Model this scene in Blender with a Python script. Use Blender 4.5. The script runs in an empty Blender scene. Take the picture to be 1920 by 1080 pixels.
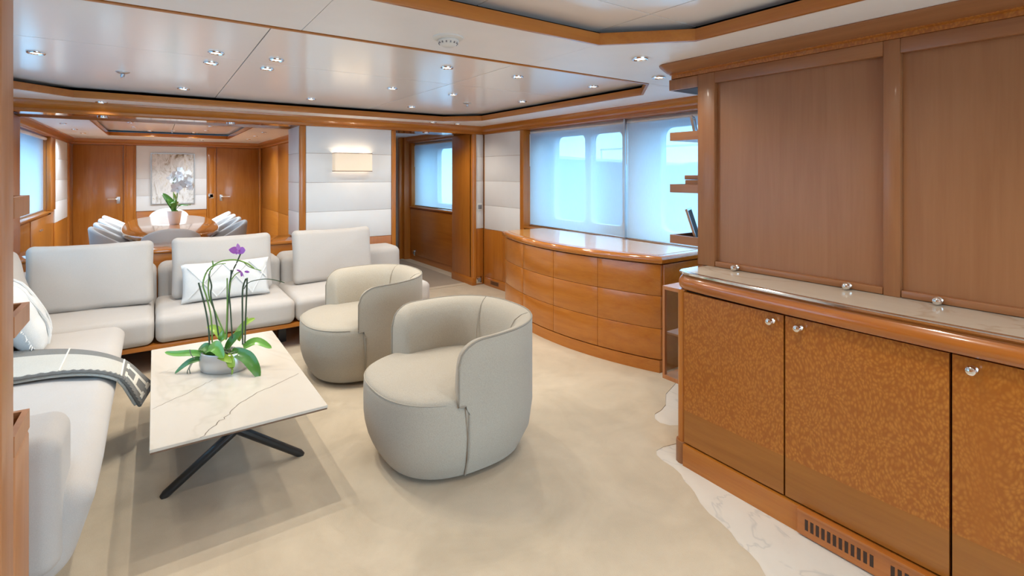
import bpy, bmesh, math, random
from mathutils import Vector, Matrix, noise

random.seed(7)
S = bpy.context.scene
C = S.collection
PI = math.pi

# ------------------------------------------------------------------ camera
YAW = math.atan2(670.0, 955.0)          # view turned from +Y (forward along the ship) towards +X
cam_d = bpy.data.cameras.new('camera')
cam = bpy.data.objects.new('camera', cam_d)
C.objects.link(cam)
cam.location = (0, 0, 1.45)
cam.rotation_euler = (PI / 2, 0, -YAW)
cam_d.sensor_fit = 'HORIZONTAL'
cam_d.sensor_width = 36.0
cam_d.lens = 955.0 / 1920.0 * 36.0
cam_d.shift_y = -(540.0 - 325.0) / 1920.0
cam_d.clip_start = 0.02
S.camera = cam

# ------------------------------------------------------------------ world, daylight, exposure
W = bpy.data.worlds.new('sky')
S.world = W
W.use_nodes = True
bg = W.node_tree.nodes['Background']
bg.inputs['Color'].default_value = (0.33, 0.675, 1.0, 1)
bg.inputs['Strength'].default_value = 6.8

def area_light(name, loc, rot, sx, sy, power, col):
    l = bpy.data.lights.new(name, 'AREA')
    l.shape = 'RECTANGLE'; l.size = sx; l.size_y = sy; l.energy = power; l.color = col
    o = bpy.data.objects.new(name, l); C.objects.link(o)
    o.location = loc; o.rotation_euler = rot
    return o
# daylight reaching the saloon through the wide glass doors to the aft deck, behind the camera
area_light('aft_daylight', (1.15, -3.1, 1.05), (PI / 2, 0, 0), 4.2, 1.9, 78, (1.0, 0.96, 0.91))

vs = S.view_settings
vs.view_transform = 'Standard'; vs.look = 'None'; vs.gamma = 1.0; vs.use_curve_mapping = False
vs.exposure = 0.0
S.cycles.max_bounces = 7
S.cycles.diffuse_bounces = 4
S.cycles.glossy_bounces = 3
S.cycles.use_adaptive_sampling = True
S.cycles.adaptive_threshold = 0.05
S.cycles.transmission_bounces = 6
S.cycles.transparent_max_bounces = 8
S.cycles.sample_clamp_indirect = 6.0
S.cycles.caustics_reflective = False
S.cycles.caustics_refractive = False

SPOT_W = 21.0
WARM = (1.0, 0.91, 0.79)
COOL = (.80, 0.92, 1.0)

# ------------------------------------------------------------------ materials
M = {}
def new_mat(name):
    m = bpy.data.materials.new(name); m.use_nodes = True
    nt = m.node_tree
    return m, nt, nt.nodes['Principled BSDF']
def nd(nt, kind, **kw):
    n = nt.nodes.new(kind)
    for k, v in kw.items(): setattr(n, k, v)
    return n
def coords(nt, scale=(1, 1, 1), rot=(0, 0, 0)):
    tc = nd(nt, 'ShaderNodeTexCoord'); mp = nd(nt, 'ShaderNodeMapping')
    mp.inputs['Scale'].default_value = scale; mp.inputs['Rotation'].default_value = rot
    nt.links.new(tc.outputs['Object'], mp.inputs['Vector'])
    return mp.outputs['Vector']
def ntex(nt, vec, scale=5, detail=4, rough=.55, dist=0.0):
    n = nd(nt, 'ShaderNodeTexNoise')
    n.inputs['Scale'].default_value = scale; n.inputs['Detail'].default_value = detail
    n.inputs['Roughness'].default_value = rough; n.inputs['Distortion'].default_value = dist
    nt.links.new(vec, n.inputs['Vector'])
    return n.outputs['Fac']
def ramp(nt, fac, stops):
    r = nd(nt, 'ShaderNodeValToRGB'); e = r.color_ramp.elements
    e[0].position, e[0].color = stops[0][0], (*stops[0][1], 1)
    e[1].position, e[1].color = stops[-1][0], (*stops[-1][1], 1)
    for p, c in stops[1:-1]:
        q = e.new(p); q.color = (*c, 1)
    nt.links.new(fac, r.inputs['Fac'])
    return r.outputs['Color']
def bump(nt, b, h, strength, dist=.01):
    n = nd(nt, 'ShaderNodeBump'); n.inputs['Strength'].default_value = strength; n.inputs['Distance'].default_value = dist
    nt.links.new(h, n.inputs['Height']); nt.links.new(n.outputs['Normal'], b.inputs['Normal'])
def plain(name, col, rough=.5, metal=0.0, coat=0.0, spec=.5):
    m, nt, b = new_mat(name)
    b.inputs['Base Color'].default_value = (*col, 1); b.inputs['Roughness'].default_value = rough
    b.inputs['Metallic'].default_value = metal; b.inputs['Coat Weight'].default_value = coat
    b.inputs['Specular IOR Level'].default_value = spec
    # a whisper of tonal variation keeps large plain surfaces from looking synthetic
    if metal < .5:
        f = ntex(nt, coords(nt), 2.5, 3)
        c = ramp(nt, f, [(.3, tuple(x * .965 for x in col)), (.7, tuple(min(1, x * 1.02) for x in col))])
        nt.links.new(c, b.inputs['Base Color'])
    M[name] = m
    return m
def wood(name, light, dark, axis='z', rough=.28, coat=.35, fine=55):
    m, nt, b = new_mat(name)
    sc = {'x': (1.0, 14, 14), 'y': (14, 1.0, 14), 'z': (14, 14, 1.0)}[axis]
    f1 = ntex(nt, coords(nt, sc), 1.6, 4, .6, .6)
    sc2 = {'x': (2, fine, fine), 'y': (fine, 2, fine), 'z': (fine, fine, 2)}[axis]
    f2 = ntex(nt, coords(nt, sc2), 2.0, 2, .5)
    mx = nd(nt, 'ShaderNodeMath', operation='MULTIPLY_ADD')
    nt.links.new(f2, mx.inputs[0]); mx.inputs[1].default_value = .35
    nt.links.new(f1, mx.inputs[2])
    mid = tuple((a + c) / 2 for a, c in zip(light, dark))
    col = ramp(nt, mx.outputs[0], [(.42, dark), (.66, mid), (.92, light)])
    nt.links.new(col, b.inputs['Base Color'])
    b.inputs['Roughness'].default_value = rough
    b.inputs['Coat Weight'].default_value = coat; b.inputs['Coat Roughness'].default_value = .08
    M[name] = m
    return m
LT, DK = (.50, .182, .026), (.39, .120, .012)
for ax in 'xyz': wood('cherry_' + ax, LT, DK, ax)
wood('cherry_edge', (.47, .155, .028), (.36, .105, .014), 'y', .22, .6)
for ax in 'xy': wood('cherry_lacquer_' + ax, (.50, .18, .026), (.40, .125, .013), ax, .10, .8)
wood('chest_top_reflection', (.62, .28, .055), (.54, .22, .035), 'y', .16, .25)  # lighter tan: the window's reflection on the top put into the colour
wood('brown_wood_panel', (.350, .158, .064), (.295, .124, .046), 'z', .42, .10)  # cabinet wood browned by the light's colour cast, put into the base colour
wood('brown_wood_y', (.350, .150, .058), (.265, .106, .038), 'y', .40, .12)
wood('brown_wood_z', (.350, .150, .058), (.265, .106, .038), 'z', .40, .12)
wood('shelf_wood', (.54, .245, .105), (.44, .185, .07), 'z', .4, .1)
wood('honey_band', (.36, .135, .020), (.28, .098, .012), 'y', .34, .25)
wood('door_wood', (.43, .155, .024), (.33, .105, .012), 'z', .25, .4)

m, nt, b = new_mat('pommele')          # quilted burr veneer on the cabinet doors
v = nd(nt, 'ShaderNodeTexVoronoi', feature='F1'); v.inputs['Scale'].default_value = 112
vec = coords(nt, (1, 1, .62), (.5, 0, 0))
nz = nd(nt, 'ShaderNodeTexNoise'); nz.inputs['Scale'].default_value = 9; nz.inputs['Detail'].default_value = 2
nt.links.new(vec, nz.inputs['Vector'])
mixv = nd(nt, 'ShaderNodeVectorMath', operation='MULTIPLY_ADD')
nt.links.new(nz.outputs['Color'], mixv.inputs[0]); mixv.inputs[1].default_value = (.06, .06, .06); nt.links.new(vec, mixv.inputs[2])
nt.links.new(mixv.outputs[0], v.inputs['Vector'])
band = ntex(nt, coords(nt, (5.5, 5.5, .35)), 1.0, 2)
bandr = ramp(nt, band, [(.27, (.15, .15, .15)), (.42, (1, 1, 1))])
c1 = ramp(nt, v.outputs['Distance'], [(.10, (.49, .185, .026)), (.68, (.33, .100, .010))])
c0 = nd(nt, 'ShaderNodeRGB'); c0.outputs[0].default_value = (.38, .118, .011, 1)
mixc = nd(nt, 'ShaderNodeMixRGB'); nt.links.new(bandr, mixc.inputs['Fac'])
nt.links.new(c0.outputs[0], mixc.inputs['Color1']); nt.links.new(c1, mixc.inputs['Color2'])
nt.links.new(mixc.outputs[0], b.inputs['Base Color'])
b.inputs['Roughness'].default_value = .32; b.inputs['Coat Weight'].default_value = .2
bump(nt, b, v.outputs['Distance'], .12, .004)
M['pommele'] = m

def fabric(name, col, scale=420, strength=.25, rough=.95, mottle=.06, sheen=.15):
    m, nt, b = new_mat(name)
    vec = coords(nt)
    f = ntex(nt, vec, scale, 2, .6); g = ntex(nt, vec, 3.2, 3)
    c = ramp(nt, f, [(.25, tuple(x * .88 for x in col)), (.75, tuple(min(1, x * 1.05) for x in col))])
    c2 = ramp(nt, g, [(.3, (1 - mottle,) * 3), (.7, (1, 1, 1))])
    mm = nd(nt, 'ShaderNodeMixRGB', blend_type='MULTIPLY'); mm.inputs['Fac'].default_value = 1
    nt.links.new(c, mm.inputs['Color1']); nt.links.new(c2, mm.inputs['Color2'])
    nt.links.new(mm.outputs[0], b.inputs['Base Color'])
    b.inputs['Roughness'].default_value = rough; b.inputs['Sheen Weight'].default_value = sheen
    b.inputs['Specular IOR Level'].default_value = .15
    bump(nt, b, f, strength, .003)
    M[name] = m
fabric('sofa_fabric', (.55, .52, .49), 500, .2)
fabric('boucle', (.43, .39, .32), 230, .55, mottle=.05)
fabric('piping_fabric', (.30, .27, .22), 300, .3)
fabric('pillow_fabric', (.70, .715, .715), 350, .3, mottle=.03)
fabric('dining_fabric', (.62, .58, .53), 400, .15)
fabric('dining_outer', (.66, .66, .66), 400, .15)
fabric('throw_light', (.56, .55, .50), 260, .5)
fabric('throw_dark', (.20, .20, .19), 260, .5)
fabric('throw_cream', (.82, .79, .70), 260, .4)
fabric('seam_fabric', (.38, .345, .285), 300, .3)
fabric('corridor_carpet', (.40, .33, .25), 200, .5)

m, nt, b = new_mat('carpet')
vec = coords(nt)
f = ntex(nt, vec, 260, 2, .6); g = ntex(nt, vec, 2.1, 5, .6, .8); h = ntex(nt, vec, 9, 3, .5, .5)
c = ramp(nt, g, [(.30, (.50, .42, .305)), (.5, (.565, .48, .355)), (.72, (.62, .535, .405))])
c2 = ramp(nt, h, [(.3, (.95, .95, .95)), (.6, (1, 1, 1))])
mm = nd(nt, 'ShaderNodeMixRGB', blend_type='MULTIPLY'); mm.inputs['Fac'].default_value = 1
nt.links.new(c, mm.inputs['Color1']); nt.links.new(c2, mm.inputs['Color2'])
nt.links.new(mm.outputs[0], b.inputs['Base Color'])
b.inputs['Roughness'].default_value = .97; b.inputs['Sheen Weight'].default_value = .2; b.inputs['Specular IOR Level'].default_value = .1
bump(nt, b, f, .35, .004)
M['carpet'] = m

def marble(name, base, vein, scale, rough, width=.03, thin=True, seed=0.0):
    m, nt, b = new_mat(name)
    tc = nd(nt, 'ShaderNodeTexCoord'); mp = nd(nt, 'ShaderNodeMapping')
    mp.inputs['Rotation'].default_value = (0, 0, .9); mp.inputs['Scale'].default_value = (1, .45, 1)
    mp.inputs['Location'].default_value = (seed, seed * .7, 0)
    nt.links.new(tc.outputs['Object'], mp.inputs['Vector'])
    n1 = ntex(nt, mp.outputs['Vector'], scale, 5, .62, .7)
    sub = nd(nt, 'ShaderNodeMath', operation='SUBTRACT'); nt.links.new(n1, sub.inputs[0]); sub.inputs[1].default_value = .5
    ab = nd(nt, 'ShaderNodeMath', operation='ABSOLUTE'); nt.links.new(sub.outputs[0], ab.inputs[0])
    c = ramp(nt, ab.outputs[0], [(0, vein), (width, tuple(x * .93 + y * .07 for x, y in zip(base, vein))), (width * 6, base)])
    n2 = ntex(nt, mp.outputs['Vector'], scale * .6, 6, .7, .5)
    c2 = ramp(nt, n2, [(.3, (.86, .85, .84)), (.62, (1, 1, 1))])
    mm = nd(nt, 'ShaderNodeMixRGB', blend_type='MULTIPLY'); mm.inputs['Fac'].default_value = .8
    nt.links.new(c, mm.inputs['Color1']); nt.links.new(c2, mm.inputs['Color2'])
    nt.links.new(mm.outputs[0], b.inputs['Base Color'])
    b.inputs['Roughness'].default_value = rough
    M[name] = m
marble('table_marble', (.63, .585, .51), (.575, .53, .455), 1.3, .22, .03, seed=3.1)
marble('floor_marble', (.74, .71, .64), (.60, .59, .55), 2.6, .25, .013, seed=1.7)
marble('counter_marble', (.60, .54, .45), (.50, .42, .33), 3.0, .12, .02, seed=5.0)
plain('vein', (.13, .10, .07), .5)

m, nt, b = new_mat('ceiling_lacquer')
b.inputs['Base Color'].default_value = (.92, .92, .915, 1); b.inputs['Roughness'].default_value = .16
b.inputs['Specular IOR Level'].default_value = .45
f = ntex(nt, coords(nt), 1.2, 2)
c = ramp(nt, f, [(.3, (.91, .91, .905)), (.7, (.93, .93, .925))]); nt.links.new(c, b.inputs['Base Color'])
M['ceiling_lacquer'] = m
plain('ceiling_white', (.92, .92, .915), .38)
plain('leather_white', (.80, .80, .79), .48)
plain('shadow_gap', (.03, .03, .03), .8)
plain('dark_inside', (.045, .022, .012), .7)
plain('black_metal', (.018, .018, .018), .38, 0, .1)
plain('chrome', (.86, .86, .86), .10, 1.0)
plain('steel', (.62, .63, .65), .30, 1.0)
plain('white_plastic', (.74, .74, .70), .4)
plain('grey_plastic', (.23, .23, .24), .4)
plain('hull_white', (.80, .82, .84), .4)
plain('boat_white_shaded', (.44, .50, .56), .5)  # white hull with its bluish shade put into the colour
plain('sea_water', (.05, .16, .24), .15)
plain('leaf_dark', (.065, .19, .030), .30, 0, .3)
plain('leaf_mid', (.13, .33, .045), .30, 0, .3)
plain('leaf_lime', (.28, .43, .05), .33, 0, .2)
plain('stem_dark', (.035, .065, .025), .5)
plain('stem_green', (.16, .30, .05), .45)
plain('petal_purple', (.44, .12, .50), .5)
plain('petal_pink', (.62, .25, .66), .5)
plain('petal_white', (.86, .85, .83), .5)
plain('moss', (.17, .20, .12), .95)
plain('pot_silver', (.56, .53, .50), .33, .55)
plain('pot_white', (.82, .83, .86), .3)
plain('picture_frame', (.45, .44, .42), .35, .6)
plain('brown_trim', (.16, .09, .05), .6)
plain('mirror_glass', (.50, .55, .58), .06, .9)
plain('root', (.14, .17, .13), .7)

def emit(name, col, st):
    m, nt, b = new_mat(name)
    b.inputs['Base Color'].default_value = (*col, 1)
    b.inputs['Emission Color'].default_value = (*col, 1); b.inputs['Emission Strength'].default_value = st
    M[name] = m
emit('lamp_lens', (1, .97, .92), 6.0)

m = bpy.data.materials.new('glass'); m.use_nodes = True; nt = m.node_tree; nt.nodes.clear()
o_ = nd(nt, 'ShaderNodeOutputMaterial'); t_ = nd(nt, 'ShaderNodeBsdfTransparent'); g_ = nd(nt, 'ShaderNodeBsdfGlossy'); x_ = nd(nt, 'ShaderNodeMixShader')
t_.inputs[0].default_value = (.93, .96, .97, 1); g_.inputs['Roughness'].default_value = .03; x_.inputs[0].default_value = .07
nt.links.new(t_.outputs[0], x_.inputs[1]); nt.links.new(g_.outputs[0], x_.inputs[2]); nt.links.new(x_.outputs[0], o_.inputs[0])
M['glass'] = m

m = bpy.data.materials.new('blind_fabric'); m.use_nodes = True; nt = m.node_tree; nt.nodes.clear()   # sheer roller blind
o_ = nd(nt, 'ShaderNodeOutputMaterial'); tr = nd(nt, 'ShaderNodeBsdfTransparent'); tl = nd(nt, 'ShaderNodeBsdfTranslucent'); df = nd(nt, 'ShaderNodeBsdfDiffuse')
m1 = nd(nt, 'ShaderNodeMixShader'); m2 = nd(nt, 'ShaderNodeMixShader')
wv = ntex(nt, coords(nt, (1, 60, 3)), 5, 2)
wc = ramp(nt, wv, [(.3, (.80, .83, .86)), (.7, (.86, .89, .91))])
nt.links.new(wc, tl.inputs[0]); df.inputs[0].default_value = (.55, .62, .68, 1); tr.inputs[0].default_value = (1, 1, 1, 1)
m1.inputs[0].default_value = .10; nt.links.new(tl.outputs[0], m1.inputs[1]); nt.links.new(df.outputs[0], m1.inputs[2])
m2.inputs[0].default_value = .24; nt.links.new(m1.outputs[0], m2.inputs[1]); nt.links.new(tr.outputs[0], m2.inputs[2])
nt.links.new(m2.outputs[0], o_.inputs[0])
M['blind_fabric'] = m

m = bpy.data.materials.new('shade_linen'); m.use_nodes = True; nt = m.node_tree; b = nt.nodes['Principled BSDF']
b.inputs['Base Color'].default_value = (.85, .72, .56, 1); b.inputs['Roughness'].default_value = .9
b.inputs['Emission Color'].default_value = (1.0, .78, .56, 1); b.inputs['Emission Strength'].default_value = .30
M['shade_linen'] = m

m, nt, b = new_mat('abstract_paint')    # loose grey, umber and white strokes
vec = coords(nt, (3.2, 1, 1.5), (0, .2, 0))
f = ntex(nt, vec, 2.2, 6, .66, 1.6)
c = ramp(nt, f, [(.30, (.10, .07, .05)), (.37, (.40, .33, .24)), (.43, (.62, .61, .58)), (.56, (.80, .80, .79)), (.64, (.66, .62, .52)), (.70, (.42, .36, .26)), (.76, (.70, .69, .67))])
nt.links.new(c, b.inputs['Base Color']); b.inputs['Roughness'].default_value = .6
M['abstract_paint'] = m

# ------------------------------------------------------------------ mesh helpers
class MB:
    def __init__(s): s.v, s.f = [], []
    def add(s, vs, fs):
        k = len(s.v); s.v += [tuple(p) for p in vs]; s.f += [tuple(i + k for i in f) for f in fs]; return s
    def box(s, x0, x1, y0, y1, z0, z1):
        return s.add([(x0, y0, z0), (x1, y0, z0), (x1, y1, z0), (x0, y1, z0), (x0, y0, z1), (x1, y0, z1), (x1, y1, z1), (x0, y1, z1)],
                     [(0, 3, 2, 1), (4, 5, 6, 7), (0, 1, 5, 4), (1, 2, 6, 5), (2, 3, 7, 6), (3, 0, 4, 7)])
    def prism(s, poly, z0, z1):          # polygon in x,y
        n = len(poly)
        a = sum(poly[i][0] * poly[(i + 1) % n][1] - poly[(i + 1) % n][0] * poly[i][1] for i in range(n))
        if a < 0: poly = poly[::-1]
        return s.add([(x, y, z0) for x, y in poly] + [(x, y, z1) for x, y in poly],
                     [tuple(range(n - 1, -1, -1)), tuple(range(n, 2 * n))] + [(i, (i + 1) % n, n + (i + 1) % n, n + i) for i in range(n)])
    def sweep(s, prof, axis, a0, a1):    # profile (p, z) pushed along x or y; p is the other horizontal axis
        n = len(prof)
        pt = (lambda p, a, z: (a, p, z)) if axis == 'x' else (lambda p, a, z: (p, a, z))
        return s.add([pt(p, a0, z) for p, z in prof] + [pt(p, a1, z) for p, z in prof],
                     [tuple(range(n)), tuple(range(2 * n - 1, n - 1, -1))] + [(i, n + i, n + (i + 1) % n, (i + 1) % n) for i in range(n)])
    def loft(s, rings, cap=True, closed=True):
        n = len(rings[0]); k = len(rings); vs = [p for r in rings for p in r]; fs = []
        for j in range(k - 1):
            for i in range(n if closed else n - 1):
                i2 = (i + 1) % n
                fs.append((j * n + i, j * n + i2, (j + 1) * n + i2, (j + 1) * n + i))
        if cap: fs += [tuple(range(n - 1, -1, -1)), tuple((k - 1) * n + i for i in range(n))]
        return s.add(vs, fs)
    def lathe(s, prof, n=20, c=(0, 0, 0), sx=1, sy=1):
        return s.loft([[(c[0] + r * sx * math.cos(2 * PI * i / n), c[1] + r * sy * math.sin(2 * PI * i / n), c[2] + z) for i in range(n)] for r, z in prof])
    def tube(s, pts, rad, n=6):
        pts = [Vector(p) for p in pts]; rings = []
        for i, p in enumerate(pts):
            t = (pts[min(i + 1, len(pts) - 1)] - pts[max(i - 1, 0)]).normalized()
            a = t.cross(Vector((0, 0, 1)) if abs(t.z) < .9 else Vector((1, 0, 0))).normalized(); b2 = t.cross(a)
            r = rad[i] if isinstance(rad, (list, tuple)) else rad
            rings.append([tuple(p + (a * math.cos(2 * PI * q / n) + b2 * math.sin(2 * PI * q / n)) * r) for q in range(n)])
        return s.loft(rings)
    def soft(s, x0, x1, y0, y1, z0, z1, r, crown=0.0, k=4, wob=0.0, seed=0):
        h = [(x1 - x0) / 2, (y1 - y0) / 2, (z1 - z0) / 2]; c = Vector(((x0 + x1) / 2, (y0 + y1) / 2, (z0 + z1) / 2))
        r = min(r, min(h) * .98)
        def line(hh):
            e = [-hh + r * (1 - math.cos(PI / 2 * i / k)) * 1.0 for i in range(k)]
            e = [-hh + r * (1 - math.tan(PI / 4 * (1 - i / k))) for i in range(k)]
            mid = [-(hh - r) + 2 * (hh - r) * i / 8 for i in range(9)]
            return e + mid + [-q for q in e[::-1]]
        L = [line(q) for q in h]; bm = bmesh.new(); vert = {}
        def vtx(p):
            key = tuple(round(q, 5) for q in p)
            if key in vert: return vert[key]
            inn = Vector([max(-(h[i] - r), min(h[i] - r, p[i])) for i in range(3)])
            d = Vector(p) - inn; q = inn + d.normalized() * r
            ux, uy, uz = q.x / h[0], q.y / h[1], q.z / h[2]
            if crown and uz > 0: q.z += crown * (1 - ux * ux) * (1 - uy * uy) * uz
            if wob:
                w = noise.noise((q + c) * 5 + Vector((seed, 0, 0))); q += d.normalized() * w * wob
            vert[key] = bm.verts.new(q + c); return vert[key]
        for ax in range(3):
            u, w = (ax + 1) % 3, (ax + 2) % 3
            for sg in (-1, 1):
                for i in range(len(L[u]) - 1):
                    for j in range(len(L[w]) - 1):
                        q = []
                        for (ii, jj) in ((i, j), (i + 1, j), (i + 1, j + 1), (i, j + 1)):
                            p = [0, 0, 0]; p[ax] = sg * h[ax]; p[u] = L[u][ii]; p[w] = L[w][jj]; q.append(vtx(p))
                        if len(set(q)) == 4: bm.faces.new(q if sg > 0 else q[::-1])
        bm.verts.index_update()
        s.add([v.co[:] for v in bm.verts], [[v.index for v in f.verts] for f in bm.faces]); bm.free()
        return s
    def boxy(s, w, h, t, bulge, mat, seed=0, r=.05):
        k = len(s.v); s.soft(-w / 2, w / 2, -t / 2, t / 2, 0, h, r, 0.0, 4)
        for i in range(k, len(s.v)):
            p = Vector(s.v[i]); u, v = p.x / (w / 2), (p.z - h / 2) / (h / 2)
            e = max(0, 1 - u * u) * max(0, 1 - v * v)
            p.y += math.copysign(1, p.y) * bulge * e ** .7 * min(1, abs(p.y) / (t * .3)) + .010 * noise.noise(Vector((u * 2 + seed, v * 2, p.y * 4)))
            p.z -= .012 * (1 - u * u) * max(0, v) ** 3; p.x *= 1 - .018 * (1 - v * v)
            p.z += .006 * noise.noise(Vector((u * 3, seed, v)))
            s.v[i] = tuple(mat @ p)
        return s
    def pillow(s, w, h, t, n=18, pw=.42, wr=.006, seed=0, mat=None):   # lies in x (width) and z (height), thick along y
        def pt(i, j, sg):
            u = -1 + 2 * i / n; v = -1 + 2 * j / n
            e = max(0.0, (1 - u * u) * (1 - v * v)) ** pw
            pin = 1 - .05 * (1 - abs(v) ** 3) * abs(u) ** 8; pin2 = 1 - .05 * (1 - abs(u) ** 3) * abs(v) ** 8
            y = sg * t / 2 * e + wr * e * noise.noise(Vector((u * 2.3 + seed, v * 2.3, sg)))
            p = Vector((u * w / 2 * pin, y, v * h / 2 * pin2))
            return tuple(mat @ p) if mat else tuple(p)
        vs = [pt(i, j, 1) for i in range(n + 1) for j in range(n + 1)] + [pt(i, j, -1) for i in range(n + 1) for j in range(n + 1)]
        o = (n + 1) ** 2; fs = []
        for i in range(n):
            for j in range(n):
                a, b2, c2, d = i * (n + 1) + j, (i + 1) * (n + 1) + j, (i + 1) * (n + 1) + j + 1, i * (n + 1) + j + 1
                fs += [(a, d, c2, b2), (o + a, o + b2, o + c2, o + d)]
        return s.add(vs, fs)
    def build(s, name, mat, parent=None, bevel=0.0, seg=2, smooth=True, weld=False, ang=35):
        me = bpy.data.meshes.new(name); me.from_pydata(s.v, [], s.f)
        bm = bmesh.new(); bm.from_mesh(me)
        if weld: bmesh.ops.remove_doubles(bm, verts=bm.verts, dist=1e-5)
        bmesh.ops.recalc_face_normals(bm, faces=bm.faces)
        if bevel: bmesh.ops.bevel(bm, geom=[e for e in bm.edges if len(e.link_faces) == 2 and e.calc_face_angle(0) > .5], offset=bevel, segments=seg, profile=.5, affect='EDGES', clamp_overlap=True)
        bm.to_mesh(me); bm.free(); me.update()
        me.materials.append(M[mat])
        if smooth:
            me.polygons.foreach_set('use_smooth', [True] * len(me.polygons)); me.set_sharp_from_angle(angle=math.radians(ang))
        o = bpy.data.objects.new(name, me); C.objects.link(o)
        if parent: o.parent = parent
        return o

def thing(name, label, cat, loc=(0, 0, 0), rz=0.0, group=None, kind=None):
    o = bpy.data.objects.new(name, None); C.objects.link(o)
    o.empty_display_size = .1
    o.location = loc; o.rotation_euler = (0, 0, rz); o['label'] = label; o['category'] = cat
    if group: o['group'] = group
    if kind: o['kind'] = kind
    return o
def tag(o, label, cat, group=None, kind=None):
    o['label'] = label; o['category'] = cat
    if group: o['group'] = group
    if kind: o['kind'] = kind
    return o
def struct(o, label, cat): return tag(o, label, cat, kind='structure')
def sthing(name, label, cat, loc=(0, 0, 0)): return thing(name, label, cat, loc, kind='structure')
def dup(root, loc=None, rz=None, label=None):
    r = root.copy(); C.objects.link(r)
    if loc is not None: r.location = loc
    if rz is not None: r.rotation_euler = (0, 0, rz)
    if label: r['label'] = label
    for ch in list(root.children):
        c = ch.copy(); C.objects.link(c); c.parent = r
        for g in ch.children:
            d = g.copy(); C.objects.link(d); d.parent = c
    return r
def B(*a): return MB().box(*a)

# ------------------------------------------------------------------ key dimensions
ZS, ZR = 2.056, 2.136                  # soffit and recessed ceiling heights
XR, XL = 3.54, -1.20                   # starboard and port walls
Y0, Y1 = 5.69, 6.23                    # partition between saloon and dining room
YD, XDR = 11.50, 1.80                  # dining far wall and starboard side
YA = -2.9                              # aft doors
ZH, ZW = 1.955, .73                    # top of wall panels, top of wainscot

# ------------------------------------------------------------------ floor
fl = B(-1.7, 4.0, -3.3, 11.7, -.12, -.003).build('floor', 'floor_marble', smooth=False)
struct(fl, 'pale grey-veined marble floor showing along the cabinet base', 'floor')
edge = [(3.54, 2.30), (3.05, 2.27), (2.75, 2.16), (2.62, 2.06), (2.54, 2.03), (2.47, 2.02), (2.42, 1.98), (2.405, 1.93), (2.43, 1.875), (2.52, 1.82), (2.60, 1.77), (2.5, 1.735), (2.36, 1.725),
        (2.28, 1.735), (2.21, 1.752), (2.15, 1.748), (2.115, 1.72), (2.10, 1.67), (2.095, 1.60), (2.075, 1.54), (2.044, 1.50), (2.03, 1.46), (2.01, 1.42), (1.965, 1.36),
        (1.935, 1.294), (1.925, 1.235), (1.905, 1.175), (1.87, 1.12), (1.862, 1.075), (1.84, 1.025), (1.80, .975), (1.775, .91), (1.75, .80), (1.70, .70), (1.66, .55), (1.63, .3), (1.60, 0), (1.60, -2.85)]
poly = [(XL, -2.85), (XL, 11.45), (1.8, 11.45), (1.8, 6.0), (2.31, 6.0), (2.31, 5.80), (3.36, 5.80), (3.36, 5.66), (3.54, 5.66)] + edge
cp = MB().prism(poly, -.003, 0).build('floor_carpet', 'carpet', smooth=False)
struct(cp, 'cream wall-to-wall carpet with a scalloped edge beside the marble', 'carpet')
cc = MB().prism([(2.31, 5.80), (3.36, 5.80), (3.36, 6.23), (3.54, 6.23), (3.54, 9.3), (2.31, 9.3)], -.003, .001).build('corridor_carpet', 'corridor_carpet', smooth=False)
struct(cc, 'taupe carpet on the corridor floor beyond the doorway', 'carpet')
cb = MB().box(3.40, 3.54, 6.23, 9.3, .001, .004).box(2.31, 3.36, 5.78, 5.88, .001, .004).build('border', 'carpet', cc, smooth=False)

# ------------------------------------------------------------------ ceiling
ceil = sthing('ceiling', 'glossy white panelled ceiling with wood-trimmed recesses', 'ceiling')
B(-1.7, 4.0, -3.3, 11.7, ZR + .06, ZR + .12).build('deck_head', 'shadow_gap', ceil, smooth=False)
def chamfer(x0, x1, y0, y1, c): return [(x0 + c, y0), (x1 - c, y0), (x1, y0 + c), (x1, y1 - c), (x1 - c, y1), (x0 + c, y1), (x0, y1 - c), (x0, y0 + c)]
R1 = chamfer(-.86, 3.07, 2.30, 5.30, .33)
R2 = chamfer(.20, 2.02, -1.2, 1.73, .31)
RD = chamfer(-.60, 1.06, 6.75, 10.25, .001)
def soffit(poly): MB().prism(poly, ZS, ZS + .03).build('soffit_panel', 'ceiling_white', ceil, smooth=False)
g = .0015
# panels around the two saloon recesses
def ringpanels(R, x0, x1, y0, y1):
    x0h, x1h = R[7][0], R[2][0]; y0h, y1h = R[0][1], R[4][1]
    soffit([(x0 + g, y0 + g), (x0 + g, y1 - g), (R[5][0] - g, y1 - g), R[5], R[6], R[7], R[0], (R[0][0] - g, y0 + g)])
    soffit([(x1 - g, y0 + g), (R[1][0] + g, y0 + g), R[1], R[2], R[3], R[4], (R[4][0] + g, y1 - g), (x1 - g, y1 - g)])
    soffit([(R[5][0] + g, y1h), (R[4][0] - g, y1h), (R[4][0] - g, y1 - g), (R[5][0] + g, y1 - g)])
    if y0h > y0 + .02: soffit([(R[0][0] + g, y0 + g), (R[1][0] - g, y0 + g), (R[1][0] - g, y0h), (R[0][0] + g, y0h)])
ringpanels(R1, XL - .1, XR + .1, 2.28, Y0)
ringpanels(R2, XL - .1, XR + .1, YA - .3, 2.28)
ringpanels(RD, XL - .1, XDR + .06, Y1, YD)
soffit([(XDR + .4, Y1), (XR + .1, Y1), (XR + .1, 9.35), (XDR + .4, 9.35)])
def recess(xs, ys, g=.0028):
    for i in range(len(xs) - 1):
        for j in range(len(ys) - 1):
            B(xs[i] + g, xs[i + 1] - g, ys[j] + g, ys[j + 1] - g, ZR, ZR + .02).build('recess_panel', 'ceiling_lacquer', ceil, smooth=False)
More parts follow.
